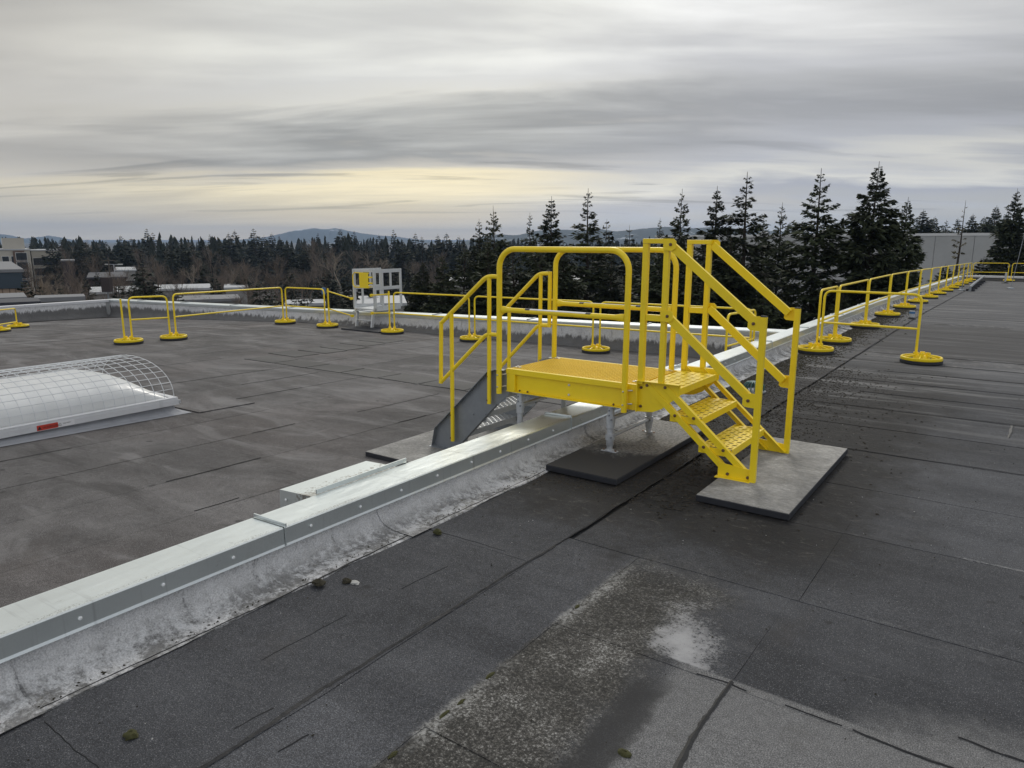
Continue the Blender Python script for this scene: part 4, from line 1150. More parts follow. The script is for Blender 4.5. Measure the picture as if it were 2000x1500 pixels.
# grip treads: raised serrated strips
for (xa, xb, z) in ((-4.205, -3.945, 0.469), (-4.44, -4.18, 0.236), (-4.68, -4.42, 0.003)):
    fr = MB()
    y0, y1 = YN + 0.02, YF - 0.02
    fr.box((xa, y0, z - 0.055), (xa + 0.004, y1, z)); fr.box((xb - 0.004, y0, z - 0.055), (xb, y1, z))
    fr.box((xa, y0 - 0.002, z - 0.10), (xb, y0 + 0.003, z - 0.002)); fr.box((xa, y1 - 0.003, z - 0.10), (xb, y1 + 0.002, z - 0.002))
    trd = S(fr, 'tread', 'galvanised')
    lat = MB(); n = 24
    for k in range(6):
        xm = xa + 0.02 + (xb - xa - 0.04) * k / 5
        for j in range(n):
            ya, yb = y0 + (y1 - y0) * j / n, y0 + (y1 - y0) * (j + 1) / n
            o1 = 0.017 * (1 if (j + k) % 2 else -1)
            lat.bar((xm + o1, ya, z), (xm - o1, yb, z + 0.002), 0.011, 0.006)
    stuff(S(lat, 'grip_strip', 'galvanised', trd))
# ---- pipe legs
def leg(x, y, z0, z1):
    pr = [(0.0, z0), (0.026, z0 + 0.002), (0.026, z0 + 0.05), (0.030, z0 + 0.052), (0.034, z0 + 0.06), (0.034, z0 + 0.125), (0.029, z0 + 0.13), (0.029, z1 - 0.20), (0.037, z1 - 0.195), (0.037, z1 - 0.12), (0.031, z1 - 0.115), (0.031, z1 - 0.002), (0.0, z1 - 0.002)]
    lg = S(MB().lathe(pr, (x, y, 0), 14), 'leg', 'galvanised', None, True)
    S(MB().box((x - 0.075, y - 0.030, z0 + 0.0005), (x + 0.075, y + 0.030, z0 + 0.007)).lathe([(0.040, z0 + 0.007), (0.040, z0 + 0.015), (0.027, z0 + 0.018)], (x, y, 0), 12), 'foot_flange', 'galvanised', lg, False, 0.003)
    for sx in (-1, 1): S(MB().lathe([(0.011, z0 + 0.0075), (0.011, z0 + 0.015), (0, z0 + 0.016)], (x + sx * 0.057, y, 0), 6), 'bolt', 'bolt_brown', lg)
    for z in (z1 - 0.08, z1 - 0.035): bolt((x, y - 0.029, z), '-y', lg, 'dark_galvanised', 0.009)
    S(MB().box((x - 0.055, y - 0.05, z1 - 0.0015), (x + 0.055, y + 0.05, z1 + 0.004)), 'head_plate', 'galvanised', lg)
YL = (YN + 0.05, YF - 0.05)
for y in YL:
    leg(-2.835, y, 0.071, 0.480); leg(-3.80, y, ZP, 0.480)
for x, zz in ((-2.835, (0.365, 0.205)), (-3.80, (0.36,))):
    for z in zz:
        S(MB().tube([(x + 0.0, YL[0] + 0.028, z), (x, YL[1] - 0.028, z)], 0.0185, 10), 'brace_pipe', 'galvanised', None, True)
        for y in YL:
            S(MB().lathe([(0.033, -0.030), (0.041, -0.027), (0.041, 0.027), (0.033, 0.030)], (x, y, z), 12), 'clamp', 'galvanised', None, True)
            bolt((x + 0.028, y - 0.034, z), '-y', stair, 'dark_galvanised', 0.010)
stair.rotation_euler = (R(-0.6), 0, 0)

# ================================================================== FREE-STANDING GUARDRAIL
def make_base(name='rail_counterweight'):
    root = empty(name)
    rub = MB().lathe([(0.20, 0.0), (0.296, 0.0), (0.305, 0.010), (0.304, 0.046), (0.290, 0.0525), (0.20, 0.0525)], (0, 0, 0), 36)
    rub.build('rubber_ring', M['rubber_black'], root, True)
    rim = MB().lathe([(0.262, 0.053), (0.296, 0.053), (0.300, 0.060), (0.297, 0.094), (0.288, 0.102), (0.272, 0.100), (0.264, 0.088)], (0, 0, 0), 36, cap=False)
    rim.f += [(k*7+6, ((k+1) % 36)*7+6, ((k+1) % 36)*7, k*7) for k in range(36)]
    rim.build('rim', M['yellow_paint'], root, True)
    MB().lathe([(0.0, 0.0435), (0.199, 0.0435), (0.199, 0.050), (0.0, 0.050)], (0, 0, 0), 36).build('base_plate', M['yellow_paint'], root)
    for k in range(6):
        a = math.pi / 6 + k * math.pi / 3; c_, s_ = math.cos(a), math.sin(a)
        mb = MB().bar((0.085 * c_, 0.085 * s_, 0.122), (0.276 * c_, 0.276 * s_, 0.086), 0.018, 0.026)
        mb.build('rib', M['yellow_paint'], root)
    MB().lathe([(0.130, 0.0525), (0.115, 0.085), (0.100, 0.118), (0.0, 0.122)], (0, 0, 0), 12).build('hub', M['yellow_paint'], root)
    for (x, y) in ((0.085, 0), (-0.085, 0), (0, 0.085), (0, -0.085)):
        sk = MB().lathe([(0.037, 0.095), (0.037, 0.165), (0.026, 0.165), (0.026, 0.12)], (x, y, 0), 12, cap=False)
        sk.build('socket', M['yellow_paint'], root, True)
    return root
base0 = make_base()
used_base = [False]
def put_base(p, rz, label, group):
    if not used_base[0]:
        used_base[0] = True; o = base0; o.location = p; o.rotation_euler = (0, 0, rz)
    else: o = copy_tree(base0, p, rz)
    return tag(o, label, 'counterweight', group)
def section(a, b_, h, label, group, mid=0.53, inset=0.085, r=0.0205, split=False, rad=0.13):
    """bent-tube rail from base a to base b"""
    A, B = Vector(a), Vector(b_)
    d = Vector((B.x - A.x, B.y - A.y, 0)).normalized()
    A2, B2 = A + d * inset, B - d * inset
    root = tag(empty('guardrail_section', A), label, 'guardrail', group)
    def q(base_, dz): return base_ + Vector((0, 0, dz)) - A
    za, zb = Vector((0, 0, h)), Vector((0, 0, h))
    pa, pb = q(A2, h), q(B2, h); dd = (pb - pa).normalized()
    def bend(p0, c, p1, n=6): return [(p0.lerp(c, k / n)).lerp(c.lerp(p1, k / n), k / n) for k in range(n + 1)]
    up = Vector((0, 0, 1))
    pts = [q(A2, 0.13)] + bend(pa - up * rad, pa, pa + dd * rad) + bend(pb - dd * rad, pb, pb - up * rad) + [q(B2, 0.13)]
    MB().tube(pts, r, 10).build('bent_tube', M['yellow_paint'], root, True)
    m0, m1 = q(A2, mid) + dd * (r * 0.6), q(B2, mid) - dd * (r * 0.6)
    mr = MB().tube([m0, m0 + dd * 0.05, m0 + dd * 0.10, m1 - dd * 0.10, m1 - dd * 0.05, m1], [r * 0.8, r * 0.8, r * 0.92, r * 0.92, r * 0.8, r * 0.8], 8).build('mid_rail', M['yellow_paint'], root, True)
    if not split: return root
    c = m0.lerp(m1, 0.42)
    MB().tube([c - dd * 0.16, c + dd * 0.16], r * 0.95, 8, False).build('sticker', M['white_label'], mr, True)
    MB().tube([c - dd * 0.20, c - dd * 0.165], r * 0.97, 8, False).build('tape_mark', M['black_print'], mr, True)
    return root
RH = 1.07
# upper roof, along the outer parapet
rz0 = 0.014
RB = [(-2.87, 13.05), (-2.87, 14.55)] + [(-2.87, 14.55 + 3.09 * k) for k in range(1, 12)] + [(-2.87, 51.6)]
RB = [(x, y, zr(y) + rz0) for x, y in RB]
cross = (-1.245, 12.95, zr(13) + 0.012)
gb = 'weighted bases of the parapet guardrail on the upper roof'; gs = 'guardrail sections along the parapet of the upper roof'
put_base(cross, 0, 'round yellow rail base standing alone out on the open roof, ending the cross rail', gb)
section(RB[0], cross, RH, 'yellow guardrail section set across the upper roof, turned away from the parapet', gs)
for k, p in enumerate(RB):
    put_base(p, 0, 'yellow round base at the corner where cross rail and parapet rail meet' if k == 0 else 'yellow rail base, %s along the upper parapet after the cross rail corner' % ORD[k - 1], gb)
for k in range(len(RB) - 1):
    section(RB[k], RB[k+1], RH, 'short yellow rail, first along the upper parapet from the cross rail' if k == 0 else 'yellow guardrail section, %s along the upper parapet counted from the cross rail' % ORD[k], gs)
zf = RB[-1][2]
FB = [RB[-1], (-0.95, 52.15, zf), (2.15, 52.15, zf), (5.25, 52.15, zf)]
ge = 'guardrail across the far end of the upper roof'
for k in range(1, 4): put_base(FB[k], 0, 'yellow rail base by the far end parapet, %s from the far corner' % ORD[k - 1], ge)
for k in range(3): section(FB[k], FB[k+1], RH, 'yellow rail across the far roof end, %s from the far corner' % ORD[k], ge)
# lower roof
YB = 13.42
def lowp(px): p = on_y(px, 640, YB); return (p[0], YB, zl(p[0], YB) + 0.014)
LB = [lowp(558), lowp(640), lowp(766), lowp(922), lowp(1165)]
c8 = (-4.02, YB, zl(-4.02, YB) + 0.014); c9 = (-4.02, 11.75, zl(-4.02, 11.75) + 0.014)
gp = 'weighted bases of the lower roof guardrail'; gq = 'guardrail sections round the lower roof'
pA = on_lower(252, 672); pB = on_lower(340, 664)
pA = (pA[0], pA[1], zl(pA[0], pA[1]) + 0.014); pB = (pB[0], pB[1], zl(pB[0], pB[1]) + 0.014)
put_base(pA, 0.2, 'yellow base with a lone open post, free end of the lower rail', gp)
put_base(pB, 0.2, 'yellow base between the short end rail and the long rail running to the back corner', gp)
put_base(LB[0], 0, 'yellow base at the back corner where the long rail meets a short one', gp)
put_base(LB[1], 0, 'yellow base whose post carries the long slanting arms to the roof ladder', gp)
put_base(LB[2], 0, 'yellow base whose post carries the short arms to the roof ladder', gp)
put_base(LB[3], 0, 'yellow base first after the ladder arms towards the crossover stair', gp)
put_base(LB[4], 0, 'yellow base seen behind the deck of the crossover stair', gp)
put_base(c8, 0, 'yellow corner base half hidden behind the curb coping', gp)
put_base(c9, 0, 'yellow end base hidden behind the curb coping', gp)
section(pA, pB, RH * 0.97, 'short yellow end rail beside a lone post on the lower roof', gq)
section(pB, LB[0], RH, 'long yellow rail running back from the short end rail to the rear corner', gq)
section(LB[0], LB[1], RH, 'short yellow rail along the back parapet just before the ladder arms', gq)
section(LB[2], LB[3], RH, 'yellow rail along the back parapet just after the roof ladder', gq)
section(LB[3], LB[4], RH, 'yellow rail along the back parapet seen through the galvanised steps', gq)
section(LB[4], c8, RH, 'yellow rail along the back parapet seen behind the crossover deck', gq)
section(c8, c9, RH, 'short yellow rail turned along the curb behind the yellow steps', gq)
# lone post of the free end
dA = (Vector(pB) - Vector(pA)).normalized()
lone = tag(empty('rail_post', Vector(pA) - Vector((dA.x, dA.y, 0)) * 0.085), 'lone upright yellow post without a rail at the free end of the guardrail', 'post')
MB().tube([(0, 0, 0.13), (0, 0, RH * 0.95)], 0.0205, 10).build('tube', M['yellow_paint'], lone, True)
MB().lathe([(0.022, RH * 0.95), (0.022, RH * 0.95 + 0.012), (0, RH * 0.95 + 0.014)], (0, 0, 0), 10).build('cap', M['galvanised'], lone)
# low hoop at the frame's left edge
ph = on_lower(36, 641); ph = (ph[0], ph[1], zl(ph[0], ph[1]) + 0.014)
ph2 = on_lower(-2, 649); ph2 = (ph2[0], ph2[1], zl(ph2[0], ph2[1]) + 0.014)
put_base(ph, 0, 'yellow base of the low hoop rail near the blotchy far parapet', gp)
put_base(ph2, 0, 'yellow base in front of the low hoop rail near the blotchy far parapet', gp)
section(ph2, ph, 0.62, 'low narrow yellow hoop rail near the blotchy far parapet', gq, 0.0 + 0.2, 0.085, 0.02, rad=0.10)

# ================================================================== ROOF LADDER
lx0, lx1 = on_y(700, 600, 14.0)[0], on_y(735, 600, 14.0)[0]
lzf = zl((lx0 + lx1) / 2, 13.8)
LOr = Vector(((lx0 + lx1) / 2, 13.86, lzf))
lad = tag(empty('roof_ladder', LOr), 'aluminium walk-through roof ladder with yellow swing gate at the back parapet', 'ladder')
hw = abs(lx1 - lx0) / 2
zt = 1.10 - lzf; zpf = pz(LOr.x) + 0.10 - lzf
for s_ in (-1, 1):
    pts = [(s_ * hw * 0.86, 0.0, 0.03), (s_ * hw * 0.86, 0.06, zpf - 0.12), (s_ * hw * 1.12, 0.06, zpf + 0.06), (s_ * hw * 1.12, 0.06, zt)]
    mb = MB()
    for a, b_ in zip(pts[:-1], pts[1:]): mb.bar(a, b_, 0.045, 0.085, (0, 1, 0))
    st_ = mb.build('stile', M['aluminium'], lad)
    MB().box((s_ * hw * 0.86 - 0.04, -0.06, 0.014), (s_ * hw * 0.86 + 0.04, 0.06, 0.032)).build('foot', M['aluminium'], st_)
    # side guard reaching out over the parapet
    x = s_ * hw * 1.12; yb = 1.05
    MB().bar((x, 0.105, zt - 0.05), (x, yb, zt - 0.05), 0.02, 0.10).build('side_top_rail', M['aluminium'], lad)
    MB().bar((x, 0.105, zt - 0.52), (x, yb, zt - 0.52), 0.02, 0.09).build('side_mid_rail', M['aluminium'], lad)
    MB().bar((x, yb + 0.022, zt), (x, yb + 0.022, zpf + 0.05), 0.042, 0.06, (0, 1, 0)).build('side_post', M['aluminium'], lad)
    MB().bar((x, yb + 0.0, zpf + 0.05), (x - s_ * 0.05, yb - 0.12, zpf - 0.02), 0.04, 0.05).build('side_gusset', M['aluminium'], lad)
    for y in (0.36, 0.68): MB().bar((x, y, zt - 0.10), (x, y, zt - 0.475), 0.018, 0.07, (0, 1, 0)).build('side_slat', M['aluminium'], lad)
    MB().bar((x, 0.36, zt - 0.565), (x, 0.36, zpf + 0.04), 0.018, 0.07, (0, 1, 0)).build('side_slat', M['aluminium'], lad)
    MB().bar((x, 0.105, zpf + 0.045), (x, yb, zpf + 0.045), 0.012, 0.14).build('toe_board', M['aluminium'], lad)
MB().box((-hw * 1.05, 0.02, zpf), (hw * 1.05, 1.02, zpf + 0.035)).build('platform', M['aluminium'], lad)
for z in (0.24, 0.50): MB().tube([(-hw * 0.84, 0.02, z), (hw * 0.84, 0.02, z)], 0.016, 8).build('rung', M['aluminium'], lad)
MB().bar((-hw * 1.08, 0.06, zt - 0.04), (hw * 1.08, 0.06, zt - 0.04), 0.03, 0.07).build('head_bar', M['aluminium'], lad)
MB().bar((-hw * 1.08, 0.06, zt - 0.47), (hw * 1.08, 0.06, zt - 0.47), 0.03, 0.05).build('gate_stop', M['aluminium'], lad)
gt = MB(); gx0, gx1 = -hw * 1.06, hw * 0.70
pts = [(gx1, 0, zt - 0.10), (gx0 + 0.07, 0, zt - 0.10), (gx0, 0, zt - 0.17), (gx0, 0, zt - 0.43), (gx0 + 0.07, 0, zt - 0.50), (gx1, 0, zt - 0.50)]
gate = MB().tube(pts, 0.016, 8).build('swing_gate', M['yellow_paint'], lad, True)
MB().box((-hw * 0.28, -0.024, zt - 0.51), (gx1, -0.018, zt - 0.09)).build('gate_panel', M['yellow_paint'], gate)
for z in (zt - 0.21, zt - 0.37): MB().box((gx1, -0.03, z - 0.022), (hw * 1.05, 0.014, z + 0.022)).build('hinge', M['yellow_paint'], gate)
# arms from the rails to the ladder
def arm_set(base_p, s_, label):
    P = Vector(base_p); sx = 0.085 if s_ < 0 else -0.085
    root = tag(empty('ladder_arm_rail', P + Vector((sx, 0, 0))), label, 'guardrail', 'arm rails joining the guardrail to the ladder')
    MB().tube([(0, 0, 0.13), (0, 0, 1.10)], 0.0205, 10).build('post', M['yellow_paint'], root, True)
    tgt = Vector((LOr.x + s_ * hw * 1.12, 13.80, 0)) - root.location
    for z in (1.02, 0.53):
        e = Vector((tgt.x, tgt.y, z - (0.20 if s_ < 0 else 0.10)))
        MB().tube([(0, 0, z), e - Vector((s_ * -0.02 if False else 0, 0, 0))], 0.0185, 8).build('arm', M['yellow_paint'], root, True)
        MB().lathe([(0.031, z - 0.035), (0.031, z + 0.035)], (0, 0, 0), 10).build('collar', M['yellow_paint'], root)
        MB().box((e.x - 0.03, e.y - 0.04, e.z - 0.035), (e.x + 0.03, e.y + 0.04, e.z + 0.035)).build('clamp', M['yellow_paint'], root)
arm_set(LB[1], -1, 'yellow post with two long slanting arms reaching to the ladder gate')
arm_set(LB[2], 1, 'yellow post with two short arms reaching to the ladder from the other side')
a = on_y(668, 644, 13.3); b_ = on_y(742, 652, 13.3)
MB().box((a[0], 13.27, zl(a[0], 13.5) - 0.05), (b_[0], 14.02, zl(b_[0], 13.6) + 0.045)).build('ladder_mat', M['rubber_black'])
tag(bpy.data.objects['ladder_mat'], 'long black rubber mat lying at the foot of the roof ladder', 'mat')

# ================================================================== SKYLIGHT
X0, X1, YE = -8.72, -10.55, 4.745
zs = zl(-9.6, 4)
sky = tag(empty('skylight', (-9.6, YE, zs)), 'long milky white domed skylight on a grey upstand', 'skylight')
KO = (-9.6, YE, zs)
ztop = -0.13
mb = MB(); vs = []; fs = []
prf = [(0.16, 0.012), (0.07, 0.028), (0.02, 0.07), (0.0, 0.14)]
ring = []
outl = [(X0, -5.0), (X0, YE), (X1, YE), (X1, -5.0)]
for (ox, oz) in prf + [(-0.01, None)]:
    pts_ = [(X0 + ox, -5.0), (X0 + ox, YE + ox), (X1 - ox, YE + ox), (X1 - ox, -5.0)]
    for (x, y) in pts_: vs.append((x + rng.uniform(-.004, .004), y + rng.uniform(-.004, .004), (zl(x, y) + oz) if oz is not None else ztop))
for i in range(4):
    for k in range(3): fs.append((i*4+k, i*4+k+1, (i+1)*4+k+1, (i+1)*4+k))
mb.add(vs, fs); kid(mb, 'upstand', 'upstand_grey', sky, KO)
mb = MB()
for (a, b_) in (((X0 - 0.02, -5, 0), (X0 + 0.055, YE + 0.05, 0)), ((X1 - 0.055, -5, 0), (X1 + 0.02, YE + 0.05, 0)), ((X1 + 0.021, YE - 0.02, 0), (X0 - 0.021, YE + 0.05, 0))):
    mb.box((a[0], a[1], ztop - 0.015), (b_[0], b_[1], ztop + 0.062))
frm = kid(mb, 'frame', 'frame_white', sky, KO, False, 0.004)
mb = MB(); mb.box((X0 + 0.056, -5, ztop - 0.035), (X0 + 0.062, YE + 0.055, ztop + 0.030)); kid(mb, 'drip_edge', 'frame_white', frm, KO)
kid(MB().box((X0 + 0.02, YE + 0.052, ztop - 0.02), (X0 + 0.07, YE + 0.075, ztop + 0.02)), 'corner_clip', 'galvanised', frm, KO)
# dome: barrel with a sloped hip end and soft flutes
mb = MB(); vs = []; fs = []
xa, xb = X0 - 0.04, X1 + 0.04; xc = (xa + xb) / 2; hw2 = (xa - xb) / 2
nyd = 260; nxd = 20; zd = ztop + 0.05
for j in range(nyd + 1):
    y = YE - 0.03 - (YE + 4.6) * (j / nyd) ** 1.25
    e = min(1.0, (YE - 0.03 - y) / 0.62); hf = math.sin(e * math.pi / 2) ** 0.85
    fl = 1.0 + 0.030 * abs(math.cos((YE - y) * math.pi / 0.34)) * hf
    for i in range(nxd + 1):
        a = math.pi * i / nxd
        cxx = math.copysign(abs(math.cos(a)) ** 0.85, math.cos(a)); s2 = math.sin(a) ** 0.75
        vs.append((xc + cxx * hw2, y, zd + 0.335 * s2 * hf * fl))
for j in range(nyd):
    for i in range(nxd): fs.append((j*(nxd+1)+i, (j+1)*(nxd+1)+i, (j+1)*(nxd+1)+i+1, j*(nxd+1)+i+1))
mb.add(vs, fs); kid(mb, 'dome', 'acrylic_white', sky, KO, True)
# warning label on the frame
lab_y = on_x(96, 823, X0 + 0.06)[1]; lab_y2 = on_x(112, 820, X0 + 0.06)[1]; lab_y3 = on_x(144, 813, X0 + 0.06)[1]
lb = kid(MB().box((X0 + 0.0625, lab_y - 0.13, ztop - 0.030), (X0 + 0.0635, lab_y2, ztop + 0.028)), 'red_label', 'red_label', sky, KO)
wl = kid(MB().box((X0 + 0.0625, lab_y2 + 0.002, ztop - 0.030), (X0 + 0.0635, lab_y3, ztop + 0.028)), 'white_label', 'white_label', sky, KO)
def text(body, size, loc, mat, parent):
    cu_ = bpy.data.curves.new('lettering', 'FONT'); cu_.body = body; cu_.size = size; cu_.extrude = 0.0002
    tmp = bpy.data.objects.new('tmp', cu_); COL.objects.link(tmp)
    me = bpy.data.meshes.new_from_object(tmp); bpy.data.objects.remove(tmp)
    me.materials.clear(); me.materials.append(M[mat])
    o = bpy.data.objects.new('lettering', me); COL.objects.link(o); o.parent = parent
    o.rotation_euler = (math.pi / 2, 0, math.pi / 2); o.location = Vector(loc) - Vector(KO)
    return o
text('WARNING', 0.040, (X0 + 0.0640, lab_y - 0.075, ztop - 0.018), 'black_print', lb)
kid(MB().prism([(0, 0)] * 3, 0, 0) if False else MB().add([(X0 + 0.0640, lab_y - 0.125, ztop - 0.020), (X0 + 0.0640, lab_y - 0.083, ztop - 0.020), (X0 + 0.0640, lab_y - 0.104, ztop + 0.018)], [(0, 1, 2)]), 'warning_triangle', 'black_print', lb, KO)
text('DO NOT', 0.020, (X0 + 0.0640, lab_y2 + 0.05, ztop - 0.004), 'black_print', wl)
# wire guard
gd = tag(empty('skylight_guard', (-9.6, YE, ztop)), 'barrel shaped white wire mesh guard over the milky skylight', 'guard')
GO = (-9.6, YE, ztop)
ga, gb_ = X0 + 0.02, X1 - 0.02; gc = (ga + gb_) / 2; gw = (ga - gb_) / 2; GH = 0.455
def prof_g(u):                                           # 0..1 across the barrel, straight facets between bends
    a = math.pi * u
    return gc + gw * math.cos(a), ztop + 0.05 + GH * math.sin(a) ** 0.80
NF = 18
fac = [prof_g(i / NF) for i in range(NF + 1)]
yy = YE + 0.02; k = 0
while yy > -4.5:
    kid(MB().tube([(x, yy, z) for x, z in fac], 0.0042, 5), 'hoop_wire', 'wire_white', gd, GO); yy -= 0.122; k += 1
for i in range(NF + 1):
    x, z = fac[i]
    kid(MB().tube([(x, YE + 0.022, z + 0.004), (x, -4.6, z + 0.004)], 0.0042 if i not in (0, NF) else 0.006, 5), 'long_wire', 'wire_white', gd, GO)

# ================================================================== WALKWAY PADS (lower roof)
wp = []
for k in range(8): wp.append((-12.30 + 0.925 * k, -12.30 + 0.925 * k + 0.89, 8.22, 8.80))
for k, (x, y) in enumerate(((-12.65, 9.02), (-12.60, 9.72), (-12.66, 10.36), (-12.85, 11.10), (-12.95, 11.80))): wp.append((x, x + 0.90, y, y + 0.58))
for k, (x0, x1, y0, y1) in enumerate(wp):
    cx_, cy_ = (x0 + x1) / 2, (y0 + y1) / 2; a, b_ = (x1 - x0) / 2, (y1 - y0) / 2
    mb = MB(); n = 5; tp = []
    for i in range(n + 1):
        for v in (-1, 1):
            x, y = -a + 2 * a * i / n, v * b_ + rng.uniform(-.008, .008)
            tp.append((x, y, zl(cx_ + x, cy_ + y) - zl(cx_, cy_) + 0.008 + rng.uniform(0, 0.003)))
    vs = tp + [(x, y, z - 0.011) for x, y, z in tp]; m2 = len(tp); fs = []
    for i in range(n):
        p, q_, r_, s_ = 2*i, 2*i+1, 2*i+3, 2*i+2
        fs += [(p, s_, r_, q_), (p, p+m2, s_+m2, s_), (q_, r_, r_+m2, q_+m2)]
    fs += [(0, 1, 1+m2, m2), (2*n, 2*n+m2, 2*n+1+m2, 2*n+1)]
    mb.add(vs, fs)
    o = mb.build('walkway_pad', M['walk_pad']); o.location = (cx_, cy_, zl(cx_, cy_) + 0.006); o.rotation_euler = (0, 0, rng.uniform(-0.03, 0.03))
    if k < 8: tag(o, 'dark studded walkway pad, %s in the row from the pad column to the grey steps' % ORD[k], 'walkway pad', 'walkway pads on the lower roof')
    else: tag(o, 'dark studded walkway pad, %s in the column leading from the row to the ladder' % ORD[k - 8], 'walkway pad', 'walkway pads on the lower roof')
# two patches of newer cap sheet
for (x0, x1, y0, y1, lab) in ((-7.4, -6.75, 0.2, 1.95, 'rough pale patch of cap sheet on the lower roof behind the curb'), (-9.7, -8.45, 4.95, 5.75, 'smooth dark patch sheet at the end of the skylight upstand')):
    o = sheet('roof_patch', x0, x1, y0, y1, zlo, 'lower_membrane', None, 0.020, 'x', 0.010, 0.015)
    tag(o, lab, 'roof patch')

# ================================================================== SMALL THINGS ON THE UPPER ROOF
p = on_z(1472, 764, 0.0)
dr = tag(empty('roof_drain', (p[0], p[1], zr(p[1]) + 0.005)), 'small green domed roof drain strainer beside the curb', 'drain')
MB().lathe([(0.15, 0.0), (0.15, 0.02), (0.13, 0.03)], (0, 0, 0), 20).build('collar', M['dark_galvanised'], dr)
for k in range(16):
    a = 2 * math.pi * k / 16; c_, s_ = math.cos(a), math.sin(a)
    MB().tube([(0.125 * c_, 0.125 * s_, 0.025), (0.122 * c_, 0.122 * s_, 0.09), (0.09 * c_, 0.09 * s_, 0.125), (0.03 * c_, 0.03 * s_, 0.135)], 0.009, 5).build('strainer_rib', M['drain_green'], dr)
MB().lathe([(0.0, 0.130), (0.055, 0.128), (0.055, 0.140), (0, 0.146)], (0, 0, 0), 12).build('strainer_cap', M['drain_green'], dr)
p = on_z(1780, 624, zr(20) )
vp = tag(empty('vent_pipe', (p[0], p[1], zr(p[1]))), 'short grey vent pipe with bluish collar on the open roof', 'pipe')
MB().lathe([(0.10, 0.01), (0.085, 0.03), (0.062, 0.06)], (0, 0, 0), 14).build('flashing_boot', M['bitumen'], vp, True)
MB().lathe([(0.062, 0.0), (0.062, 0.22), (0.050, 0.22), (0.050, 0.10)], (0, 0, 0), 14).build('pipe', M['galvanised'], vp, True)
MB().lathe([(0.068, 0.15), (0.068, 0.20)], (0, 0, 0), 14).build('collar', M['blue_plastic'], vp)
def pole(px, py_b, h, Z, label, lean=0.0, r=0.022):
    p = on_z(px, py_b, Z)
    root = tag(empty('roof_pole', (p[0], p[1], zr(p[1]))), label, 'pole')
    MB().tube([(0, 0, 0.0), (lean, 0, h)], r, 8).build('shaft', M['dark_galvanised'], root, True)
    MB().lathe([(0.16, 0.0), (0.15, 0.05), (0.04, 0.08)], (0, 0, 0), 12).build('foot', M['dark_galvanised'], root)
    return root
pole(1974, 562, 3.05, zr(38), 'tall thin leaning steel pole standing on the far upper roof', 0.30, 0.014)
pole(1878, 566, 0.85, zr(35), 'short thin post beside the far parapet rail bases', 0.05)
p = on_z(1963, 551, zr(45)); root = tag(empty('vent_pipe', (p[0], p[1], zr(p[1]))), 'small upright vent pipe near the far end parapet', 'pipe')
MB().lathe([(0.05, 0.0), (0.05, 0.6), (0.035, 0.6)], (0, 0, 0), 10).build('pipe', M['galvanised'], root, True)
MB().lathe([(0.18, 0.0), (0.16, 0.05), (0.05, 0.1)], (0, 0, 0), 12).build('flashing_boot', M['bitumen'], root)
pc = tag(empty('pipe_run', (-1.9, 36, zr(36))), 'pale conduit on small black blocks running to the far end parapet', 'pipe')
def z36(y): return zr(y) - zr(36)
MB().tube([(-0.12, 1.0, z36(37) + 0.20), (-0.22, 8.0, z36(44) + 0.26), (-0.30, 15.5, z36(51.5) + 0.30)], 0.05, 8).build('conduit', M['dark_galvanised'], pc, True)
MB().tube([(-0.12, 1.0, z36(37) + 0.20), (-0.12, 1.0, z36(37) + 0.02)], 0.05, 8).build('elbow', M['dark_galvanised'], pc, True)
for y in (1.5, 4.0, 6.5, 9.0, 11.5, 14.0):
    x = -0.12 - 0.0125 * (y - 1)
    MB().box((x - 0.16, y - 0.09, z36(36 + y)), (x + 0.16, y + 0.09, z36(36 + y) + 0.10)).build('support_block', M['rubber_black'], pc)

# moss cushions and pebbles
def cushion(name, x, y, z, rx, ry, h, mat, label, cat, grp=None, seed=0):
    r2 = random.Random(seed); mb = MB(); vs = []; fs = []; n, m_ = 14, 5
    for j in range(m_ + 1):
        ph_ = (j / m_) * math.pi / 2
        for k in range(n):
            a = 2 * math.pi * k / n; e = 1 + r2.uniform(-0.22, 0.22)
            vs.append((rx * math.cos(ph_) * math.cos(a) * e, ry * math.cos(ph_) * math.sin(a) * e, h * math.sin(ph_) * (1 + r2.uniform(-0.15, 0.15))))
    for j in range(m_):
        for k in range(n): fs.append((j*n+k, j*n+(k+1) % n, (j+1)*n+(k+1) % n, (j+1)*n+k))
    mb.add(vs, fs); o = mb.build(name, M[mat], None, True); o.location = (x, y, z)
    return tag(o, label, cat, grp)
cushion('moss_cushion', -2.63, 1.14, zr(1) + 0.012, 0.032, 0.024, 0.022, 'moss', 'round green moss cushion on the sheet nearest the broad flashing', 'moss', None, 1)
cushion('moss_cushion', -2.955, 3.30, zr(3) + 0.018, 0.030, 0.024, 0.030, 'moss', 'green moss cushion at the cross seam below the flashing repair', 'moss', None, 2)
cushion('moss_cushion', -1.03, 2.17, zr(2) + 0.006, 0.028, 0.018, 0.015, 'moss', 'small green moss spot on the dark strip beside the pale worn sheet', 'moss', None, 3)
cushion('moss_cushion', -3.02, 2.38, zr(2) + 0.026, 0.045, 0.03, 0.022, 'dry_moss', 'dark moss lump on the flashing toe near the first coping joint', 'moss', None, 4)
cushion('moss_cushion', -2.93, 2.50, zr(2) + 0.012, 0.030, 0.024, 0.020, 'dry_moss', 'dark moss lump beside a pale pebble at the flashing toe', 'moss', None, 5)
cushion('pebble', -2.885, 2.52, zr(2) + 0.010, 0.030, 0.020, 0.012, 'pebble', 'flat pale pebble beside a dark moss lump at the flashing toe', 'pebble', None, 6)
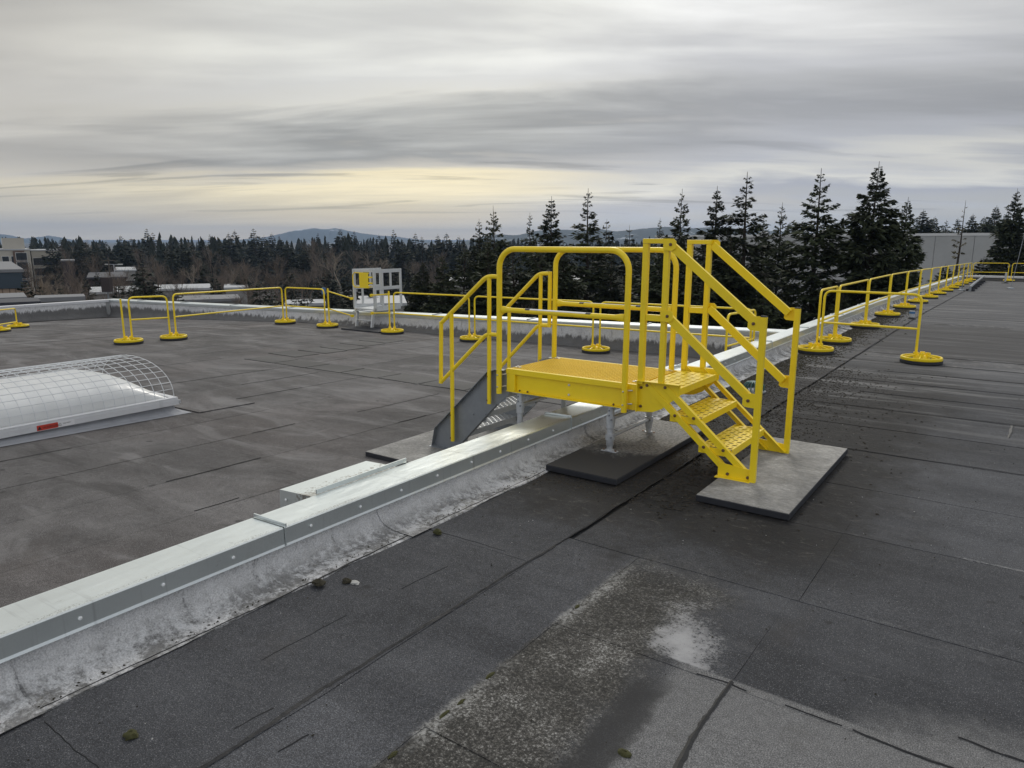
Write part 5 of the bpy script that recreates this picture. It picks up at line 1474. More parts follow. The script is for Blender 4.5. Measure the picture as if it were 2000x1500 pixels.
for k, (y, x) in enumerate(((1.66, -1.735), (1.95, -1.73), (2.05, -1.725), (2.27, -1.74), (3.02, -1.735))):
    cushion('moss_cushion', x, y, zr(2) + 0.006, 0.009, 0.024 + 0.010 * (k % 2), 0.009, 'moss', 'olive moss tuft along the pale granule edge in the near roof', 'moss', 'moss tufts along the granule edge', 20 + k)

# loose debris: needles, bark, moss crumbs
def crumbs(name, n, fn, smin, smax, mat, seed, lift=0.008, flat=0.5):
    r2 = random.Random(seed); mb = MB()
    for _ in range(n):
        x, y = fn(r2); s_ = r2.uniform(smin, smax); a = r2.uniform(0, 6.28); l = s_ * r2.uniform(1, 2.4)
        c_, q_ = math.cos(a), math.sin(a); z = zr(y) + lift
        h = s_ * flat * r2.uniform(0.5, 1.4)
        b4 = [(-l, -s_), (l, -s_ * r2.uniform(.4, 1)), (l * r2.uniform(.5, 1), s_), (-l * r2.uniform(.3, 1), s_ * r2.uniform(.6, 1.2))]
        vs = [(x + u * c_ - v * q_, y + u * q_ + v * c_, z - 0.004) for u, v in b4] + [(x + r2.uniform(-.3, .3) * l, y + r2.uniform(-.3, .3) * s_, z + h)]
        mb.add(vs, [(0, 1, 4), (1, 2, 4), (2, 3, 4), (3, 0, 4)])
    return mb.build(name, M[mat])
def by_curb(r2):
    y = r2.uniform(4.4, 24.5) if r2.random() < 0.45 else r2.uniform(4.6, 11.5); w = 1.35 if y < 12 else 0.45
    if y > 14.6 and math.sin(y * 1.7) < -0.3: w *= 0.5
    return -3.06 + abs(r2.gauss(0, 0.5)) * w, y
o = stuff(crumbs('leaf_litter', 15000, by_curb, 0.003, 0.011, 'leaf_litter', 5, 0.012, 0.35)); o['label'] = 'brown needle and moss litter gathered along the curb'
def by_curb2(r2):
    y = r2.uniform(6.8, 24.0); return -3.05 + abs(r2.gauss(0, 0.26)), y
o = stuff(crumbs('moss_litter', 9000, by_curb2, 0.006, 0.020, 'dry_moss', 6, 0.012, 0.6)); o['label'] = 'dark clods of dead moss heaped against the flashing'
def on_toe(r2):
    return -3.10 - abs(r2.gauss(0, 0.05)), r2.uniform(0.4, 5.0)
o = stuff(crumbs('flashing_grit', 160, on_toe, 0.0015, 0.005, 'dry_moss', 7, 0.024)); o['label'] = 'dark grit specks on the toe of the flashing'
def open_roof(r2):
    return r2.uniform(-3.0, 1.5), r2.uniform(0.8, 8.0)
o = stuff(crumbs('roof_grit', 420, open_roof, 0.0012, 0.0035, 'dry_moss', 8, 0.014)); o['label'] = 'scattered dark grit on the near roof'
o = stuff(crumbs('pale_grit', 160, open_roof, 0.001, 0.0024, 'pebble', 9, 0.014)); o['label'] = 'scattered pale granules on the near roof'

# ================================================================== TREES
def conifer_mesh(seed, h, rad, whorl=0.34, per=5, spm=13, sl_=0.26, sw=0.075, sparse_top=0.0, bare=0.10, mat='fir_needles', droop=0.35, shape=0.85):
    g = np.random.default_rng(seed)
    tm = MB(); n = 9; lean = g.normal(0, 0.12, 2)
    pts = []; rs = []
    for i in range(n + 1):
        u = i / n
        pts.append((lean[0] * u * u + g.normal(0, 0.02), lean[1] * u * u + g.normal(0, 0.02), (h + 0.25) * u)); rs.append(max(0.012, 0.017 * h * (1 - u) ** 0.9))
    tm.tube(pts, rs, 6)
    V = []; F = []
    z = h * bare
    while z < h - 0.12:
        u = z / h
        k = per if u < 0.8 else max(3, per - 1)
        a0 = g.uniform(0, 6.28)
        for j in range(k):
            if g.random() < 0.10 + sparse_top * u: continue
            a = a0 + 6.283 * j / k + g.normal(0, 0.28)
            L = rad * (1 - u) ** shape * (0.50 + 0.75 * g.random() ** 1.2) + 0.10
            if u < 0.3: L *= 0.75 + 0.5 * g.random()
            up0 = 0.10 + 0.55 * u + g.normal(0, 0.08); dr = droop * (1.15 - u) + g.normal(0, 0.05)
            c, s = math.cos(a), math.sin(a)
            zz = z + g.normal(0, 0.05)
            cx_, cy_ = lean[0] * u * u, lean[1] * u * u
            # branch as thin 3 sided taper
            nb_ = 4; bp_ = []
            for i in range(nb_ + 1):
                t_ = i / nb_; bp_.append((cx_ + c * L * t_, cy_ + s * L * t_, zz + L * (up0 * t_ - dr * 1.6 * t_ * t_ + 0.30 * dr * t_ ** 3)))
            tm.tube(bp_, [max(0.006, 0.014 * L * (1 - 0.8 * i / nb_) + 0.004) for i in range(nb_ + 1)], 3, False)
            m_ = max(6, int(L * spm * 4.2))
            t_ = g.uniform(0.10, 1.03, m_) ** 0.8
            side = np.where(g.random(m_) < 0.5, -1.0, 1.0)
            px = cx_ + c * L * t_; py = cy_ + s * L * t_; pz_ = zz + L * (up0 * t_ - dr * 1.6 * t_ ** 2 + 0.30 * dr * t_ ** 3)
            # sprays fan out flat, side twigs longest in mid-branch
            fan = g.uniform(0.25, 1.15, m_) * side
            ln = sl_ * g.uniform(0.6, 1.5, m_) * (0.7 + 0.6 * np.sin(np.clip(t_, 0, 1) * 3.0)) * min(1.0, 0.45 + L * 0.55) * min(1.0, 0.40 + (1 - u) * 3.2)
            da = a + fan
            dx, dy = np.cos(da), np.sin(da); dzz = g.normal(-0.22, 0.22, m_)
            off = g.uniform(0, 0.9, m_) * ln * 1.1 * np.minimum(1, L)
            px = px + dx * off; py = py + dy * off; pz_ = pz_ + dzz * off + g.normal(0, 0.02, m_)
            wx, wy = -dy, dx; tilt = g.normal(0, 0.5, m_)
            w = sw * g.uniform(0.6, 1.4, m_) * min(1.0, 0.5 + L * 0.5)
            p0 = np.stack([px, py, pz_], 1)
            d3 = np.stack([dx * ln, dy * ln, dzz * ln], 1); w3 = np.stack([wx * w, wy * w, tilt * w], 1)
            q = np.stack([p0, p0 + d3 * 0.45 + w3, p0 + d3, p0 + d3 * 0.45 - w3], 1).reshape(-1, 3)
            V.append(q)
        z += whorl * (0.65 + 0.7 * g.random()) * (1.0 - 0.30 * u if u < 0.75 else 0.72)
    # leader
    V = np.concatenate(V); nq = len(V) // 4
    me = bpy.data.meshes.new('crown')
    me.vertices.add(len(V)); me.vertices.foreach_set('co', V.astype(np.float32).ravel())
    me.loops.add(len(V)); me.loops.foreach_set('vertex_index', np.arange(len(V), dtype=np.int32))
    me.polygons.add(nq); me.polygons.foreach_set('loop_start', np.arange(0, len(V), 4, dtype=np.int32)); me.polygons.foreach_set('loop_total', np.full(nq, 4, dtype=np.int32))
    me.update(calc_edges=True); me.materials.append(M[mat])
    t2 = bpy.data.meshes.new('trunk'); t2.from_pydata(tm.v, [], tm.f); t2.update(); t2.materials.append(M['bark'])
    return t2, me
def put_tree(name, meshes, loc, scale, rz, label, group, cat='tree'):
    root = tag(empty(name, loc, rz), label, cat, group); root.scale = (scale[0], scale[0], scale[1])
    for nm, me in zip(('trunk', 'crown'), meshes):
        o = bpy.data.objects.new(nm, me); COL.objects.link(o); o.parent = root
    return root
FIR = [conifer_mesh(1, 16, 3.2, sparse_top=0.18, spm=16, whorl=0.30),
       conifer_mesh(2, 16, 3.0, sparse_top=0.05, spm=18, droop=0.42, whorl=0.28, per=6),
       conifer_mesh(3, 16, 3.5, sparse_top=0.22, spm=16, whorl=0.34),
       conifer_mesh(4, 16, 2.9, sparse_top=0.14, spm=15, whorl=0.40, shape=0.85),
       conifer_mesh(5, 16, 3.7, sparse_top=0.03, spm=18, droop=0.36, sl_=0.30, whorl=0.28, per=6)]
THIN = conifer_mesh(6, 16, 1.7, sparse_top=0.45, spm=10, whorl=0.5, per=4, bare=0.3, mat='olive_needles', droop=0.12, sl_=0.20)
MID = [conifer_mesh(20 + k, 16, r_, whorl=0.75, per=5, spm=4.5, sl_=0.62, sw=0.22, bare=0.08, mat='far_needles') for k, r_ in enumerate((2.8, 2.3, 3.2, 2.5))]

tr = random.Random(5)
PLACES = [(-999, 'behind the cream apartment block'), (70, 'near the beige building with the blue band'), (150, 'round the dark brown shed'), (262, 'beyond the long low white warehouse'), (420, 'past the small white roofed block'), (520, 'behind the rail corner by the ladder'), (650, 'behind the roof ladder'), (800, 'between the ladder and the grey steps'), (920, 'behind the deck guardrail'), (1300, 'beside the concrete hall behind the handrails'), (1760, 'above the concrete hall roof')]
def place(px, D):
    s_ = [t_ for x_, t_ in PLACES if px >= x_][-1]
    return ('close ' if D < 90 else 'far ' if D > 180 else 'mid-distance '), s_
def plant(px, py_top, D, mesh, wid, label, group='conifers standing behind the parapets', name='fir_tree'):
    top = at_dist(px, py_top, D); g0 = gz(top[0], top[1])
    H = top[2] - g0
    put_tree(name, mesh, (top[0], top[1], g0), (H / 16 * wid, H / 16), tr.uniform(0, 6.28), label, group)
plant(970, 408, 44, FIR[2], 0.95, 'dark fir with a blunt one-sided top, behind the back parapet near the grey steps')
plant(935, 432, 58, FIR[0], 0.9, 'slim pale-tipped fir just beside the blunt one-sided fir')
plant(1035, 420, 52, FIR[3], 0.85, 'slender small-topped fir between the blunt fir and the dense cone fir')
plant(1078, 390, 44, FIR[1], 1.05, 'dense cone-shaped fir behind the deck guardrail')
plant(1148, 375, 42, FIR[3], 1.15, 'gappy fir with tiered flat branches and bare leader behind the deck guardrail')
plant(1182, 432, 62, MID[1], 1.0, 'small dark conifer beside the gappy tiered fir')
plant(1230, 444, 66, MID[0], 1.0, 'small dark conifer behind the nearer deck guardrail bend')
plant(1288, 430, 64, FIR[3], 0.8, 'thin small conifer tip above the nearer handrail top')
plant(1330, 376, 42, FIR[0], 0.85, 'narrow fir rising just past the nearer handrail top')
plant(1403, 371, 40, FIR[1], 1.05, 'full pointed fir behind the farther sloping handrail')
plant(1463, 344, 39, FIR[3], 1.25, 'tall tiered fir with wide open whorls behind the farther sloping handrail')
plant(1528, 402, 46, FIR[0], 0.8, 'thin fir between the tiered fir and the tall airy fir')
plant(1494, 425, 58, FIR[2], 0.9, 'low fir filling the gap behind the tall tiered fir')
plant(1607, 337, 41, FIR[0], 1.1, 'tall airy fir whose crown lets the concrete wall show')
plant(1713, 324, 40, FIR[4], 1.0, 'tallest and darkest fir, beside the parapet guardrail')
plant(1772, 392, 44, FIR[4], 0.85, 'shorter bushy fir leaning against the tallest dark fir')
plant(1883, 397, 64, THIN, 1.0, 'sparse yellowish young conifer in front of the concrete wall')
plant(1984, 374, 68, FIR[4], 0.85, 'dark drooping fir at the far end beside the thin pole')
plant(2060, 360, 66, FIR[2], 0.95, 'broad fir beyond the far end rail')
TALL = [(970, 44, 'blunt one-sided fir'), (1035, 52, 'slender small-topped fir'), (1078, 44, 'dense cone-shaped fir'), (1148, 42, 'gappy tiered fir by the deck'), (1230, 66, 'small conifer by the guardrail bend'), (1288, 64, 'thin conifer at the handrail top'), (1330, 42, 'narrow fir past the handrail'), (1403, 40, 'full pointed fir'), (1463, 39, 'tall tiered fir'), (1528, 46, 'thin fir beside the tiered fir'), (1607, 41, 'tall airy fir'), (1713, 40, 'tallest darkest fir'), (1772, 44, 'shorter bushy fir'), (840, 45, 'trees between ladder and steps')]
# understorey between them: lower firs that close the gaps above the cap
for px, py, D, m_ in ((955, 470, 36, 1), (1010, 478, 38, 2), (1055, 465, 40, 0), (1105, 480, 36, 4), (1150, 486, 50, 2), (1195, 498, 40, 1), (1245, 488, 42, 2), (1290, 480, 38, 4), (1345, 470, 46, 1), (1375, 490, 36, 0), (1435, 470, 37, 4), (1490, 540, 36, 2), (1540, 560, 40, 1), (1575, 555, 44, 3), (1648, 560, 37, 1), (1680, 520, 48, 2), (1745, 500, 41, 4), (900, 480, 45, 2), (865, 500, 42, 1), (830, 512, 46, 4)):
    near = min(TALL, key=lambda q_: abs(q_[0] - px))
    plant(px, py, D, FIR[m_], 1.15 + tr.uniform(-0.1, 0.2), 'low dark fir %s the %s' % ('in front of' if D < near[1] else 'behind', near[2]), 'low firs between the tall ones')
for px, py, D in ((1925, 505, 60), (1960, 520, 58), (1990, 512, 60), (1850, 520, 62)):
    plant(px, py, D, FIR[4], 1.7, 'bushy young fir poking over the far end parapet', 'young firs at the far end')

# bare broadleaf trees
def bare_mesh(seed, h, spread, pale=False, lv=5, up=0.5):
    r2 = random.Random(seed); mb = MB(); tw = MB()
    def grow(p, d, L, r, lev):
        q = p + d * L
        mid = p.lerp(q, 0.5) + Vector((r2.gauss(0, 1), r2.gauss(0, 1), r2.gauss(0, 1))) * L * 0.05
        (mb if lev < 2 else tw).tube([p, mid, q], [r, r * 0.85, r * 0.68], 5 if lev < 2 else 3, False)
        if lev >= lv: return
        nk = r2.choice((2, 3, 3)) if lev < 3 else r2.choice((3, 4, 4))
        for k in range(nk):
            a = r2.uniform(0, 6.28); t_ = 1.0 if k == 0 else r2.uniform(0.45, 1.0)
            ax = d.orthogonal().normalized(); ax.rotate(__import__('mathutils').Quaternion(d, a))
            nd = (d + ax * r2.uniform(0.35, 0.85) * spread + Vector((0, 0, up * 0.35))).normalized()
            grow(p.lerp(q, t_), nd, L * r2.uniform(0.58, 0.80), r * (0.66 if k == 0 else 0.5), lev + 1)
    grow(Vector((0, 0, 0)), Vector((0, 0, 1)), h * 0.30, h * 0.014, 0)
    a = bpy.data.meshes.new('trunk'); a.from_pydata(mb.v, [], mb.f); a.update(); a.materials.append(M['twig_pale' if pale else 'twig'])
    b_ = bpy.data.meshes.new('crown'); b_.from_pydata(tw.v, [], tw.f); b_.update(); b_.materials.append(M['twig_pale' if pale else 'twig'])
    return a, b_
BARE = [bare_mesh(1, 14, 0.9, lv=6), bare_mesh(2, 14, 1.0, True, lv=6), bare_mesh(3, 14, 0.8, lv=6, up=0.8), bare_mesh(4, 14, 1.05, True, lv=6, up=0.7)]
def bare(px, py_top, D, k, wid, label, group='bare broadleaf trees across the lots'):
    top = at_dist(px, py_top, D); g0 = gz(top[0], top[1]); H = top[2] - g0
    put_tree('bare_tree', BARE[k], (top[0], top[1], g0), (H / 13 * wid, H / 13), tr.uniform(0, 6.28), label, group)
bare(145, 532, 75, 1, 0.8, 'pale slender bare tree in front of the dark brown shed')
bare(80, 505, 90, 3, 1.0, 'pale bare tree beside the beige and blue building')
bare(105, 512, 84, 1, 1.0, 'bushy bare tree left of the dark brown shed')
bare(322, 512, 92, 2, 1.1, 'brownish bare tree above the white flat roof')
bare(540, 500, 80, 0, 1.3, 'wide bare tree behind the rail corner by the ladder')
bare(985, 505, 38, 1, 0.5, 'thin pale bare sapling behind the deck guardrail')
for px, py, D, k in ((160, 520, 110, 0), (60, 520, 100, 2), (450, 495, 120, 0), (425, 490, 140, 2), (480, 492, 130, 0), (380, 495, 150, 3), (660, 470, 150, 3), (690, 468, 170, 0), (620, 475, 160, 2), (720, 480, 140, 1), (230, 500, 150, 0), (190, 505, 140, 2), (160, 458, 290, 1), (170, 457, 300, 3), (30, 458, 300, 1), (350, 456, 300, 3), (800, 490, 130, 0), (860, 500, 120, 2), (500, 520, 80, 2), (575, 505, 86, 0), (250, 525, 100, 0), (215, 545, 66, 2), (185, 548, 62, 0), (300, 500, 160, 0), (270, 490, 190, 2), (200, 480, 220, 0), (130, 490, 200, 2), (280, 520, 120, 0), (310, 530, 90, 2), (350, 515, 120, 0), (395, 505, 140, 2), (440, 515, 110, 0), (465, 505, 120, 3), (520, 510, 90, 2), (600, 500, 120, 0), (640, 490, 140, 2), (150, 515, 100, 2), (120, 525, 84, 0), (95, 535, 74, 1), (240, 540, 76, 2), (490, 545, 64, 0), (385, 545, 72, 1)):
    bare(px, py, D, k, 1.25, ('%sbrown leafless tree %s' if k in (0, 2) else '%spale leafless tree %s') % place(px, D))
# conifers that can be told apart in the middle distance
mids = []
for px, py, D in ((45, 545, 70), (75, 560, 62), (118, 560, 66), (278, 510, 76), (262, 548, 70), (497, 447, 250), (458, 449, 260), (445, 455, 240), (285, 447, 260), (300, 455, 250), (205, 470, 210), (150, 475, 200), (165, 472, 205), (188, 478, 190), (245, 475, 200), (255, 465, 220), (330, 470, 180), (352, 468, 190), (375, 476, 180), (395, 466, 210), (430, 468, 200), (515, 460, 230), (545, 462, 230), (560, 470, 200), (590, 474, 190), (610, 468, 210), (640, 470, 190), (665, 448, 260), (692, 452, 250), (715, 470, 190), (740, 480, 160), (768, 449, 250), (785, 470, 180), (812, 455, 240), (825, 462, 220), (845, 474, 160), (873, 455, 230), (895, 462, 200), (905, 470, 150), (640, 525, 100), (655, 560, 70), (665, 575, 60), (770, 520, 90), (800, 515, 86), (600, 565, 62), (690, 560, 64), (725, 555, 66), (1560, 440, 150), (1640, 438, 160), (1665, 430, 150), (1540, 436, 170), (1800, 412, 150), (1828, 425, 160), (1850, 432, 170), (1900, 420, 160), (1945, 404, 150), (1920, 425, 170), (1870, 428, 180), (1965, 418, 160), (20, 468, 250), (60, 466, 240), (100, 470, 220), (120, 466, 250), (235, 460, 270), (410, 458, 270), (530, 455, 270), (620, 456, 270), (740, 458, 270), (855, 458, 260), (230, 552, 62), (300, 545, 66), (345, 562, 58), (420, 540, 80), (505, 548, 66), (530, 560, 58), (575, 572, 54), (620, 540, 74), (745, 540, 70), (680, 530, 84), (720, 515, 100), (565, 520, 100), (470, 520, 110), (400, 515, 120), (190, 530, 110), (165, 545, 74)):
    plant(px, py, D, MID[tr.randrange(4)] if px < 1500 else FIR[(1, 4, 0)[tr.randrange(3)]], (1.1 if px < 1500 else 1.35) + tr.uniform(-0.15, 0.3), '%sdark conifer standing %s' % place(px, D), 'conifers of the middle distance', 'conifer_tree')

# the far wood, one mass
g = np.random.default_rng(77)
V = []; F = []; cnt = 0
def far_cone(x, y, z0, h, r):
    global cnt
    k = 10; lay = 9
    for l in range(lay):
        zb = z0 + h * (0.05 + 0.105 * l); zt_ = z0 + h * min(1.0, 0.24 + 0.105 * l); rr = r * (1 - 0.105 * l)
        a0 = g.uniform(0, 6.28); i0 = cnt
        for j in range(k):
            a = a0 + 6.283 * j / k; e = rr * g.uniform(0.35, 1.5)
            V.append((x + e * math.cos(a), y + e * math.sin(a), zb + g.normal(0, 0.03) * h)); 
        V.append((x + g.normal(0, 0.06) * r, y + g.normal(0, 0.06) * r, zt_)); cnt += k + 1
        for j in range(k): F.append((i0 + j, i0 + (j + 1) % k, i0 + k))
for _ in range(3000):
    px = g.uniform(-500, 2500); D = g.uniform(230, 620)
    if px > 900 and px < 1500 and D < 300: continue
    d = ray(px, 468); d = d / math.hypot(d[0], d[1]); x, y = d[0] * D, d[1] * D
    h = (9 + 8.5 * g.random() ** 1.7) * (1.0 if px < 950 else 0.95)
    far_cone(x, y, gz(x, y), h * (1.0 + 0.06 * math.sin(px * 0.021)), h * g.uniform(0.17, 0.30))
me = bpy.data.meshes.new('far_wood'); me.from_pydata(V, [], F); me.update(); me.materials.append(M['far_needles'])
o = bpy.data.objects.new('far_wood', me); COL.objects.link(o); stuff(o); o['label'] = 'far dark conifer wood along the horizon'

# ================================================================== BUILDINGS AND YARDS
def block(name, pxl, pxr, py_top, D, depth, wall, label, roof=None, roof_z=None, windows=None, rz=None, cat='building'):
    """a building whose front spans pixel pxl..pxr at horizontal distance D; top read at py_top"""
    a = at_dist(pxl, py_top, D); b_ = at_dist(pxr, py_top, D)
    zt_ = (a[2] + b_[2]) / 2
    A, B = Vector((a[0], a[1], 0)), Vector((b_[0], b_[1], 0))
    ux = (B - A); W = ux.length; ang = math.atan2(ux.y, ux.x)
    g0 = gz(A.x, A.y) - 0.3
    root = tag(empty(name, (A.x, A.y, g0), ang), label, cat)
    H = zt_ - g0
    MB().box((0, 0, 0), (W, depth, H - 0.25)).build('wall', M[wall], root)
    MB().box((-0.2, -0.2, H - 0.248), (W + 0.2, depth + 0.2, H)).build('roof', M[roof or 'white_roof'], root)
    if windows:
        rows, cols, ww, wh, m0, m1 = windows
        for i in range(rows):
            for j in range(cols):
                x = W * (m0 + (m1 - m0) * (j + 0.5) / cols); z = H * (0.25 + 0.62 * (i + 0.5) / rows)
                f_ = MB().box((x - ww / 2 - 0.12, -0.06, z - wh / 2 - 0.12), (x + ww / 2 + 0.12, -0.002, z + wh / 2 + 0.12)).build('window', M['window_white'], root)
                MB().box((x - ww / 2, -0.09, z - wh / 2), (x + ww / 2, -0.062, z + wh / 2)).build('pane', M['window_glass'], f_)
    return root, W, H
# big concrete hall beyond the firs
hall = tag(empty('concrete_hall', (0, 0, 0)), 'huge blank grey concrete hall behind the tall firs', 'building')
L_ = at_dist(1280, 470, 150); R_ = at_dist(2300, 452, 105)
A, B = Vector((L_[0], L_[1], 0)), Vector((R_[0], R_[1], 0)); ux = (B - A); W = ux.length
hall.location = (A.x, A.y, -14); hall.rotation_euler = (0, 0, math.atan2(ux.y, ux.x))
HH = 14 + 2.75
npan = 16
for k in range(npan):
    MB().box((W * k / npan + 0.03, 0, 0), (W * (k + 1) / npan - 0.03, 0.35, HH - 0.35)).build('wall_panel', M['concrete_wall'], hall)
MB().box((0, 0.10, 0), (W, 60, HH - 0.5)).build('core', M['dark_roof'], hall)
MB().box((-0.1, -0.08, HH - 0.349), (W + 0.1, 0.8, HH)).build('parapet_cap', M['roof_edge_white'], hall)
for (fx, s_) in ((0.455, 1.6), (0.565, 2.4), (0.30, 1.2)):
    MB().lathe([(s_ * 0.7, HH - 0.5), (s_ * 0.7, HH + s_ * 0.20), (s_ * 0.45, HH + s_ * 0.42), (0, HH + s_ * 0.50)], (W * fx, 3.0, 0), 12).build('roof_vent', M['roof_edge_white'], hall)
# left side
r_, W, H = block('shop_building', -120, 40, 527, 72, 26, 'beige_wall', 'beige building with dark blue fascia band behind the far parapet', 'grey_roof')
MB().box((-0.05, -0.12, H - 1.55), (W + 0.05, -0.005, H - 0.26)).build('fascia_band', M['blue_band'], r_)
MB().box((W * 0.90, -0.10, 0), (W * 0.905, -0.006, H - 1.56)).build('downpipe', M['bark'], r_)
for k in range(9): MB().box((W * (0.1 + 0.09 * k), -0.04, 0), (W * (0.1 + 0.09 * k) + 0.05, -0.006, H - 1.56)).build('wall_joint', M['brown_wall'], r_)
r_, W, H = block('apartment_block', -120, 58, 487, 210, 30, 'cream_wall', 'cream and brown apartment block with rows of windows', 'white_roof', None, (4, 9, 1.3, 1.9, 0.03, 0.97))
MB().box((W * 0.80, -0.35, 0), (W * 0.93, -0.10, H - 0.4)).build('brown_bay', M['brown_wall'], r_)
for i in range(4):
    for j in range(2):
        f_ = MB().box((W * (0.825 + 0.055 * j), -0.42, H * (0.28 + 0.17 * i)), (W * (0.825 + 0.055 * j) + 1.4, -0.352, H * (0.28 + 0.17 * i) + 1.9)).build('window', M['window_white'], r_)
        MB().box((W * (0.825 + 0.055 * j) + 0.1, -0.45, H * (0.28 + 0.17 * i) + 0.1), (W * (0.825 + 0.055 * j) + 1.3, -0.422, H * (0.28 + 0.17 * i) + 1.8)).build('pane', M['window_glass'], f_)
MB().box((W * 0.70, 2, H), (W * 0.95, 12, H + 2.6)).build('stair_tower', M['cream_wall'], r_)
block('apartment_wing', 60, 112, 488, 225, 20, 'cream_wall', 'pale wing of the apartment block half hidden by conifers', 'white_roof', None, (3, 4, 1.3, 1.8, 0.05, 0.95))
r_, W, H = block('dark_shed', 172, 246, 541, 118, 18, 'dark_brown_wall', 'long dark brown metal shed with two small white panels', 'dark_roof')
for (fx, fz) in ((0.47, 0.62), (0.66, 0.45)): MB().box((W * fx, -0.06, H * fz), (W * fx + 0.75, -0.004, H * fz + 1.0)).build('wall_panel', M['window_white'], r_)
for k in range(14): MB().box((W * k / 14, -0.04, 0.2), (W * k / 14 + 0.08, -0.004, H - 0.26)).build('rib', M['dark_brown_wall'], r_)
r_, W, H = block('office_building', 226, 264, 527, 150, 16, 'grey_wall', 'small grey building with tall openings behind the dark shed', 'white_roof', None, (1, 4, 1.3, 3.2, 0.05, 0.95))
block('flat_warehouse', 178, 268, 569, 84, 9, 'grey_wall', 'low warehouse with white flat roof in front of the dark shed', 'white_roof', None, (1, 6, 1.6, 1.2, 0.05, 0.95))
block('flat_warehouse', 300, 412, 563, 98, 9, 'grey_wall', 'long low warehouse with bright white roof beyond the short end rail', 'white_roof', None, (1, 9, 1.8, 1.4, 0.04, 0.96))
block('flat_warehouse', 440, 482, 561, 104, 8, 'grey_wall', 'small white roofed block beside the long low warehouse', 'white_roof')
block('storage_block', 350, 465, 584, 70, 5, 'grey_wall', 'plain grey storage block just beyond the back parapet', 'grey_roof')
block('storage_block', 560, 632, 592, 66, 4, 'grey_wall', 'plain pale block below the rail corner by the ladder', 'white_roof')
block('flat_warehouse', 700, 790, 592, 60, 8, 'grey_wall', 'low pale roofed warehouse seen through the ladder frame', 'white_roof')
block('flat_warehouse', 880, 960, 548, 92, 8, 'grey_wall', 'low white roof glimpsed left of the deck guardrail between firs', 'white_roof')
block('flat_warehouse', 1060, 1260, 546, 92, 10, 'grey_wall', 'low white roofed warehouse glimpsed between firs behind the deck', 'white_roof')
block('house', 120, 144, 508, 190, 10, 'dark_brown_wall', 'small dark house with grey roof among the bare trees', 'grey_roof')
# roofs right behind the far parapet
block('annexe_roof', -90, 45, 582, 52, 4, 'grey_wall', 'pale annexe wall directly behind the blotchy far parapet', 'grey_roof')
r_, W, H = block('annexe_roof', 74, 159, 580, 50, 2.0, 'grey_wall', 'grey annexe upstand with metal edge behind the parapet corner', 'grey_roof')
r_, W, H = block('annexe_roof', -80, 70, 591, 43, 2.5, 'dark_roof', 'dark sloping annexe roof behind the blotchy far parapet', 'dark_roof')
# poles, sign box
def mast(px, py_top, D, label, name='utility_pole', mat='pole_wood', r=0.12, cross=True):
    top = at_dist(px, py_top, D); g0 = gz(top[0], top[1])
    root = tag(empty(name, (top[0], top[1], g0), YAW), label, 'pole'); H = top[2] - g0
    MB().tube([(0, 0, 0), (0, 0, H)], [r, r * 0.7], 7).build('shaft', M[mat], root)
    if cross: MB().bar((-0.9, 0, H - 0.5), (0.9, 0, H - 0.5), 0.1, 0.12).build('cross_arm', M[mat], root)
    return root, H
mast(211, 502, 120, 'wooden utility pole beside the dark shed')
mast(418, 535, 110, 'wooden utility pole beyond the long white roof')
r_, H = mast(222, 516, 140, 'twin-armed street lamp behind the dark shed', 'street_lamp', 'galvanised', 0.08, False)
MB().bar((-1.1, 0, H - 0.05), (1.1, 0, H - 0.05), 0.08, 0.06).build('lamp_arm', M['galvanised'], r_)
for s_ in (-1, 1): MB().box((s_ * 1.1 - 0.35, -0.15, H - 0.10), (s_ * 1.1 + 0.35, 0.15, H + 0.05)).build('lamp_head', M['window_white'], r_)
r_, H = mast(208, 549, 58, 'black box on a short post above the parapet corner', 'signal_box', 'dark_galvanised', 0.07, False)
MB().box((-0.30, -0.2, H - 0.75), (0.30, 0.2, H + 0.25)).build('box', M['dark_brown_wall'], r_)
r_, H = mast(632, 562, 70, 'small blue box on a post behind the ladder arms', 'signal_box', 'dark_galvanised', 0.07, False)
MB().box((-0.16, -0.15, H - 0.6), (0.16, 0.15, H + 0.0)).build('box', M['blue_plastic'], r_)
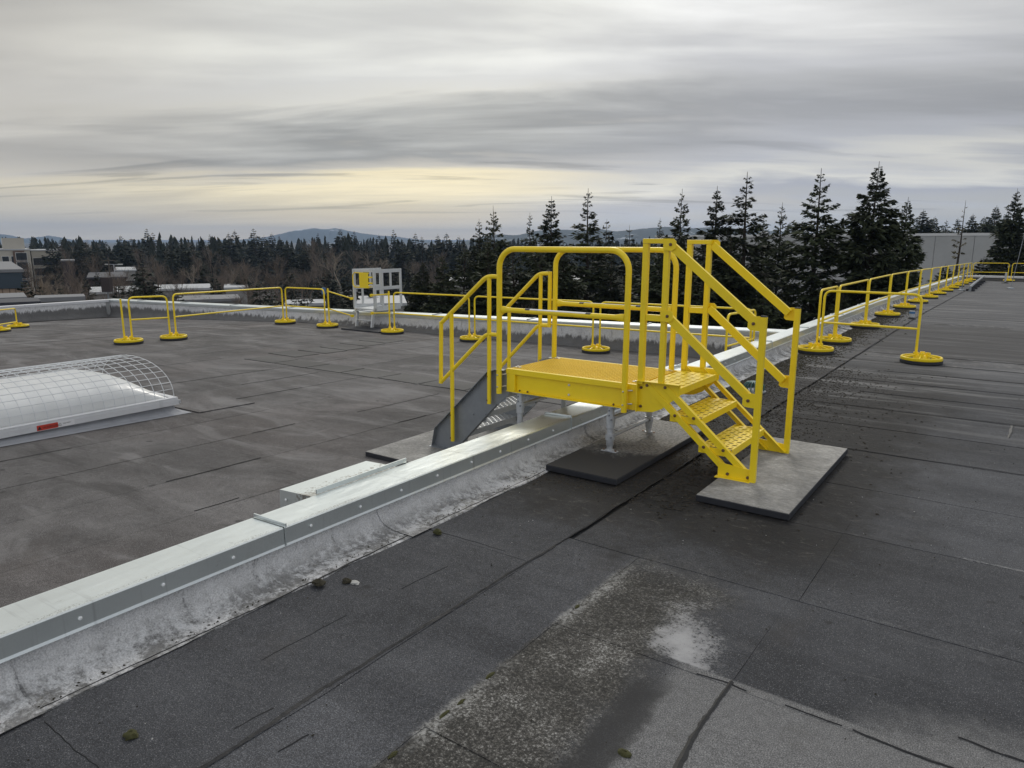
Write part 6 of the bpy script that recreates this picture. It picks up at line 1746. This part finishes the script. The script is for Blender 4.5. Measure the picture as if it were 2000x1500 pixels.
# parking lot and street
def flat(name, pts, mat, lift):
    mb = MB(); mb.add([(p[0], p[1], gz(p[0], p[1]) + lift) for p in pts], [tuple(range(len(pts)))])
    return setting(mb.build(name, M[mat]))
def gpt(px, D):
    d = ray(px, 500); d = d / math.hypot(d[0], d[1]); return (d[0] * D, d[1] * D)
flat('parking_lot', [gpt(300, 50), gpt(900, 50), gpt(900, 60), gpt(300, 60)][::1], 'asphalt_lot', 0.02)
flat('parking_lot', [gpt(380, 61), gpt(700, 61), gpt(700, 92), gpt(380, 92)], 'asphalt_lot', 0.35)
# a red car between the trunks
def car(px, D, label):
    x, y = gpt(px, D); root = tag(empty('parked_car', (x, y, gz(x, y)), YAW + 0.4), label, 'car')
    MB().prism([(-2.2, 0.35), (2.2, 0.35), (2.2, 0.85), (1.5, 0.95), (0.8, 1.45), (-1.2, 1.45), (-1.9, 0.98), (-2.2, 0.9)], -0.85, 0.85).build('body', M['car_red'], root, False, 0.06)
    MB().prism([(1.30, 0.98), (0.74, 1.40), (-1.12, 1.40), (-1.66, 1.0)], -0.86, 0.86).build('window', M['window_glass'], root)
    for sx in (-1.4, 1.4):
        for sy in (-0.8, 0.8): MB().lathe([(0.33, -0.1), (0.33, 0.1), (0.0, 0.1)], (sx, sy, 0.33), 14, 'y').build('wheel', M['rubber_black'], root)
car(1345, 62, 'red car glimpsed between the firs behind the yellow handrails'); car(990, 64, 'red car glimpsed between the firs behind the deck rail')

# ================================================================== HAZE
hz = MB().box((-6500, -800, -16.5), (3500, 6800, 125)).build('haze', None)
m = bpy.data.materials.new('haze_air'); m.use_nodes = True
nt = m.node_tree; nt.nodes.clear()
out = nt.nodes.new('ShaderNodeOutputMaterial'); pv = nt.nodes.new('ShaderNodeVolumePrincipled')
pv.inputs['Color'].default_value = (0.48, 0.68, 1.0, 1)
pv.inputs['Density'].default_value = 0.00016
pv.inputs['Anisotropy'].default_value = 0.0
nt.links.new(pv.outputs[0], out.inputs['Volume'])
hz.data.materials.append(m); stuff(hz); hz['label'] = 'thin pale blue air between here and the far hills'
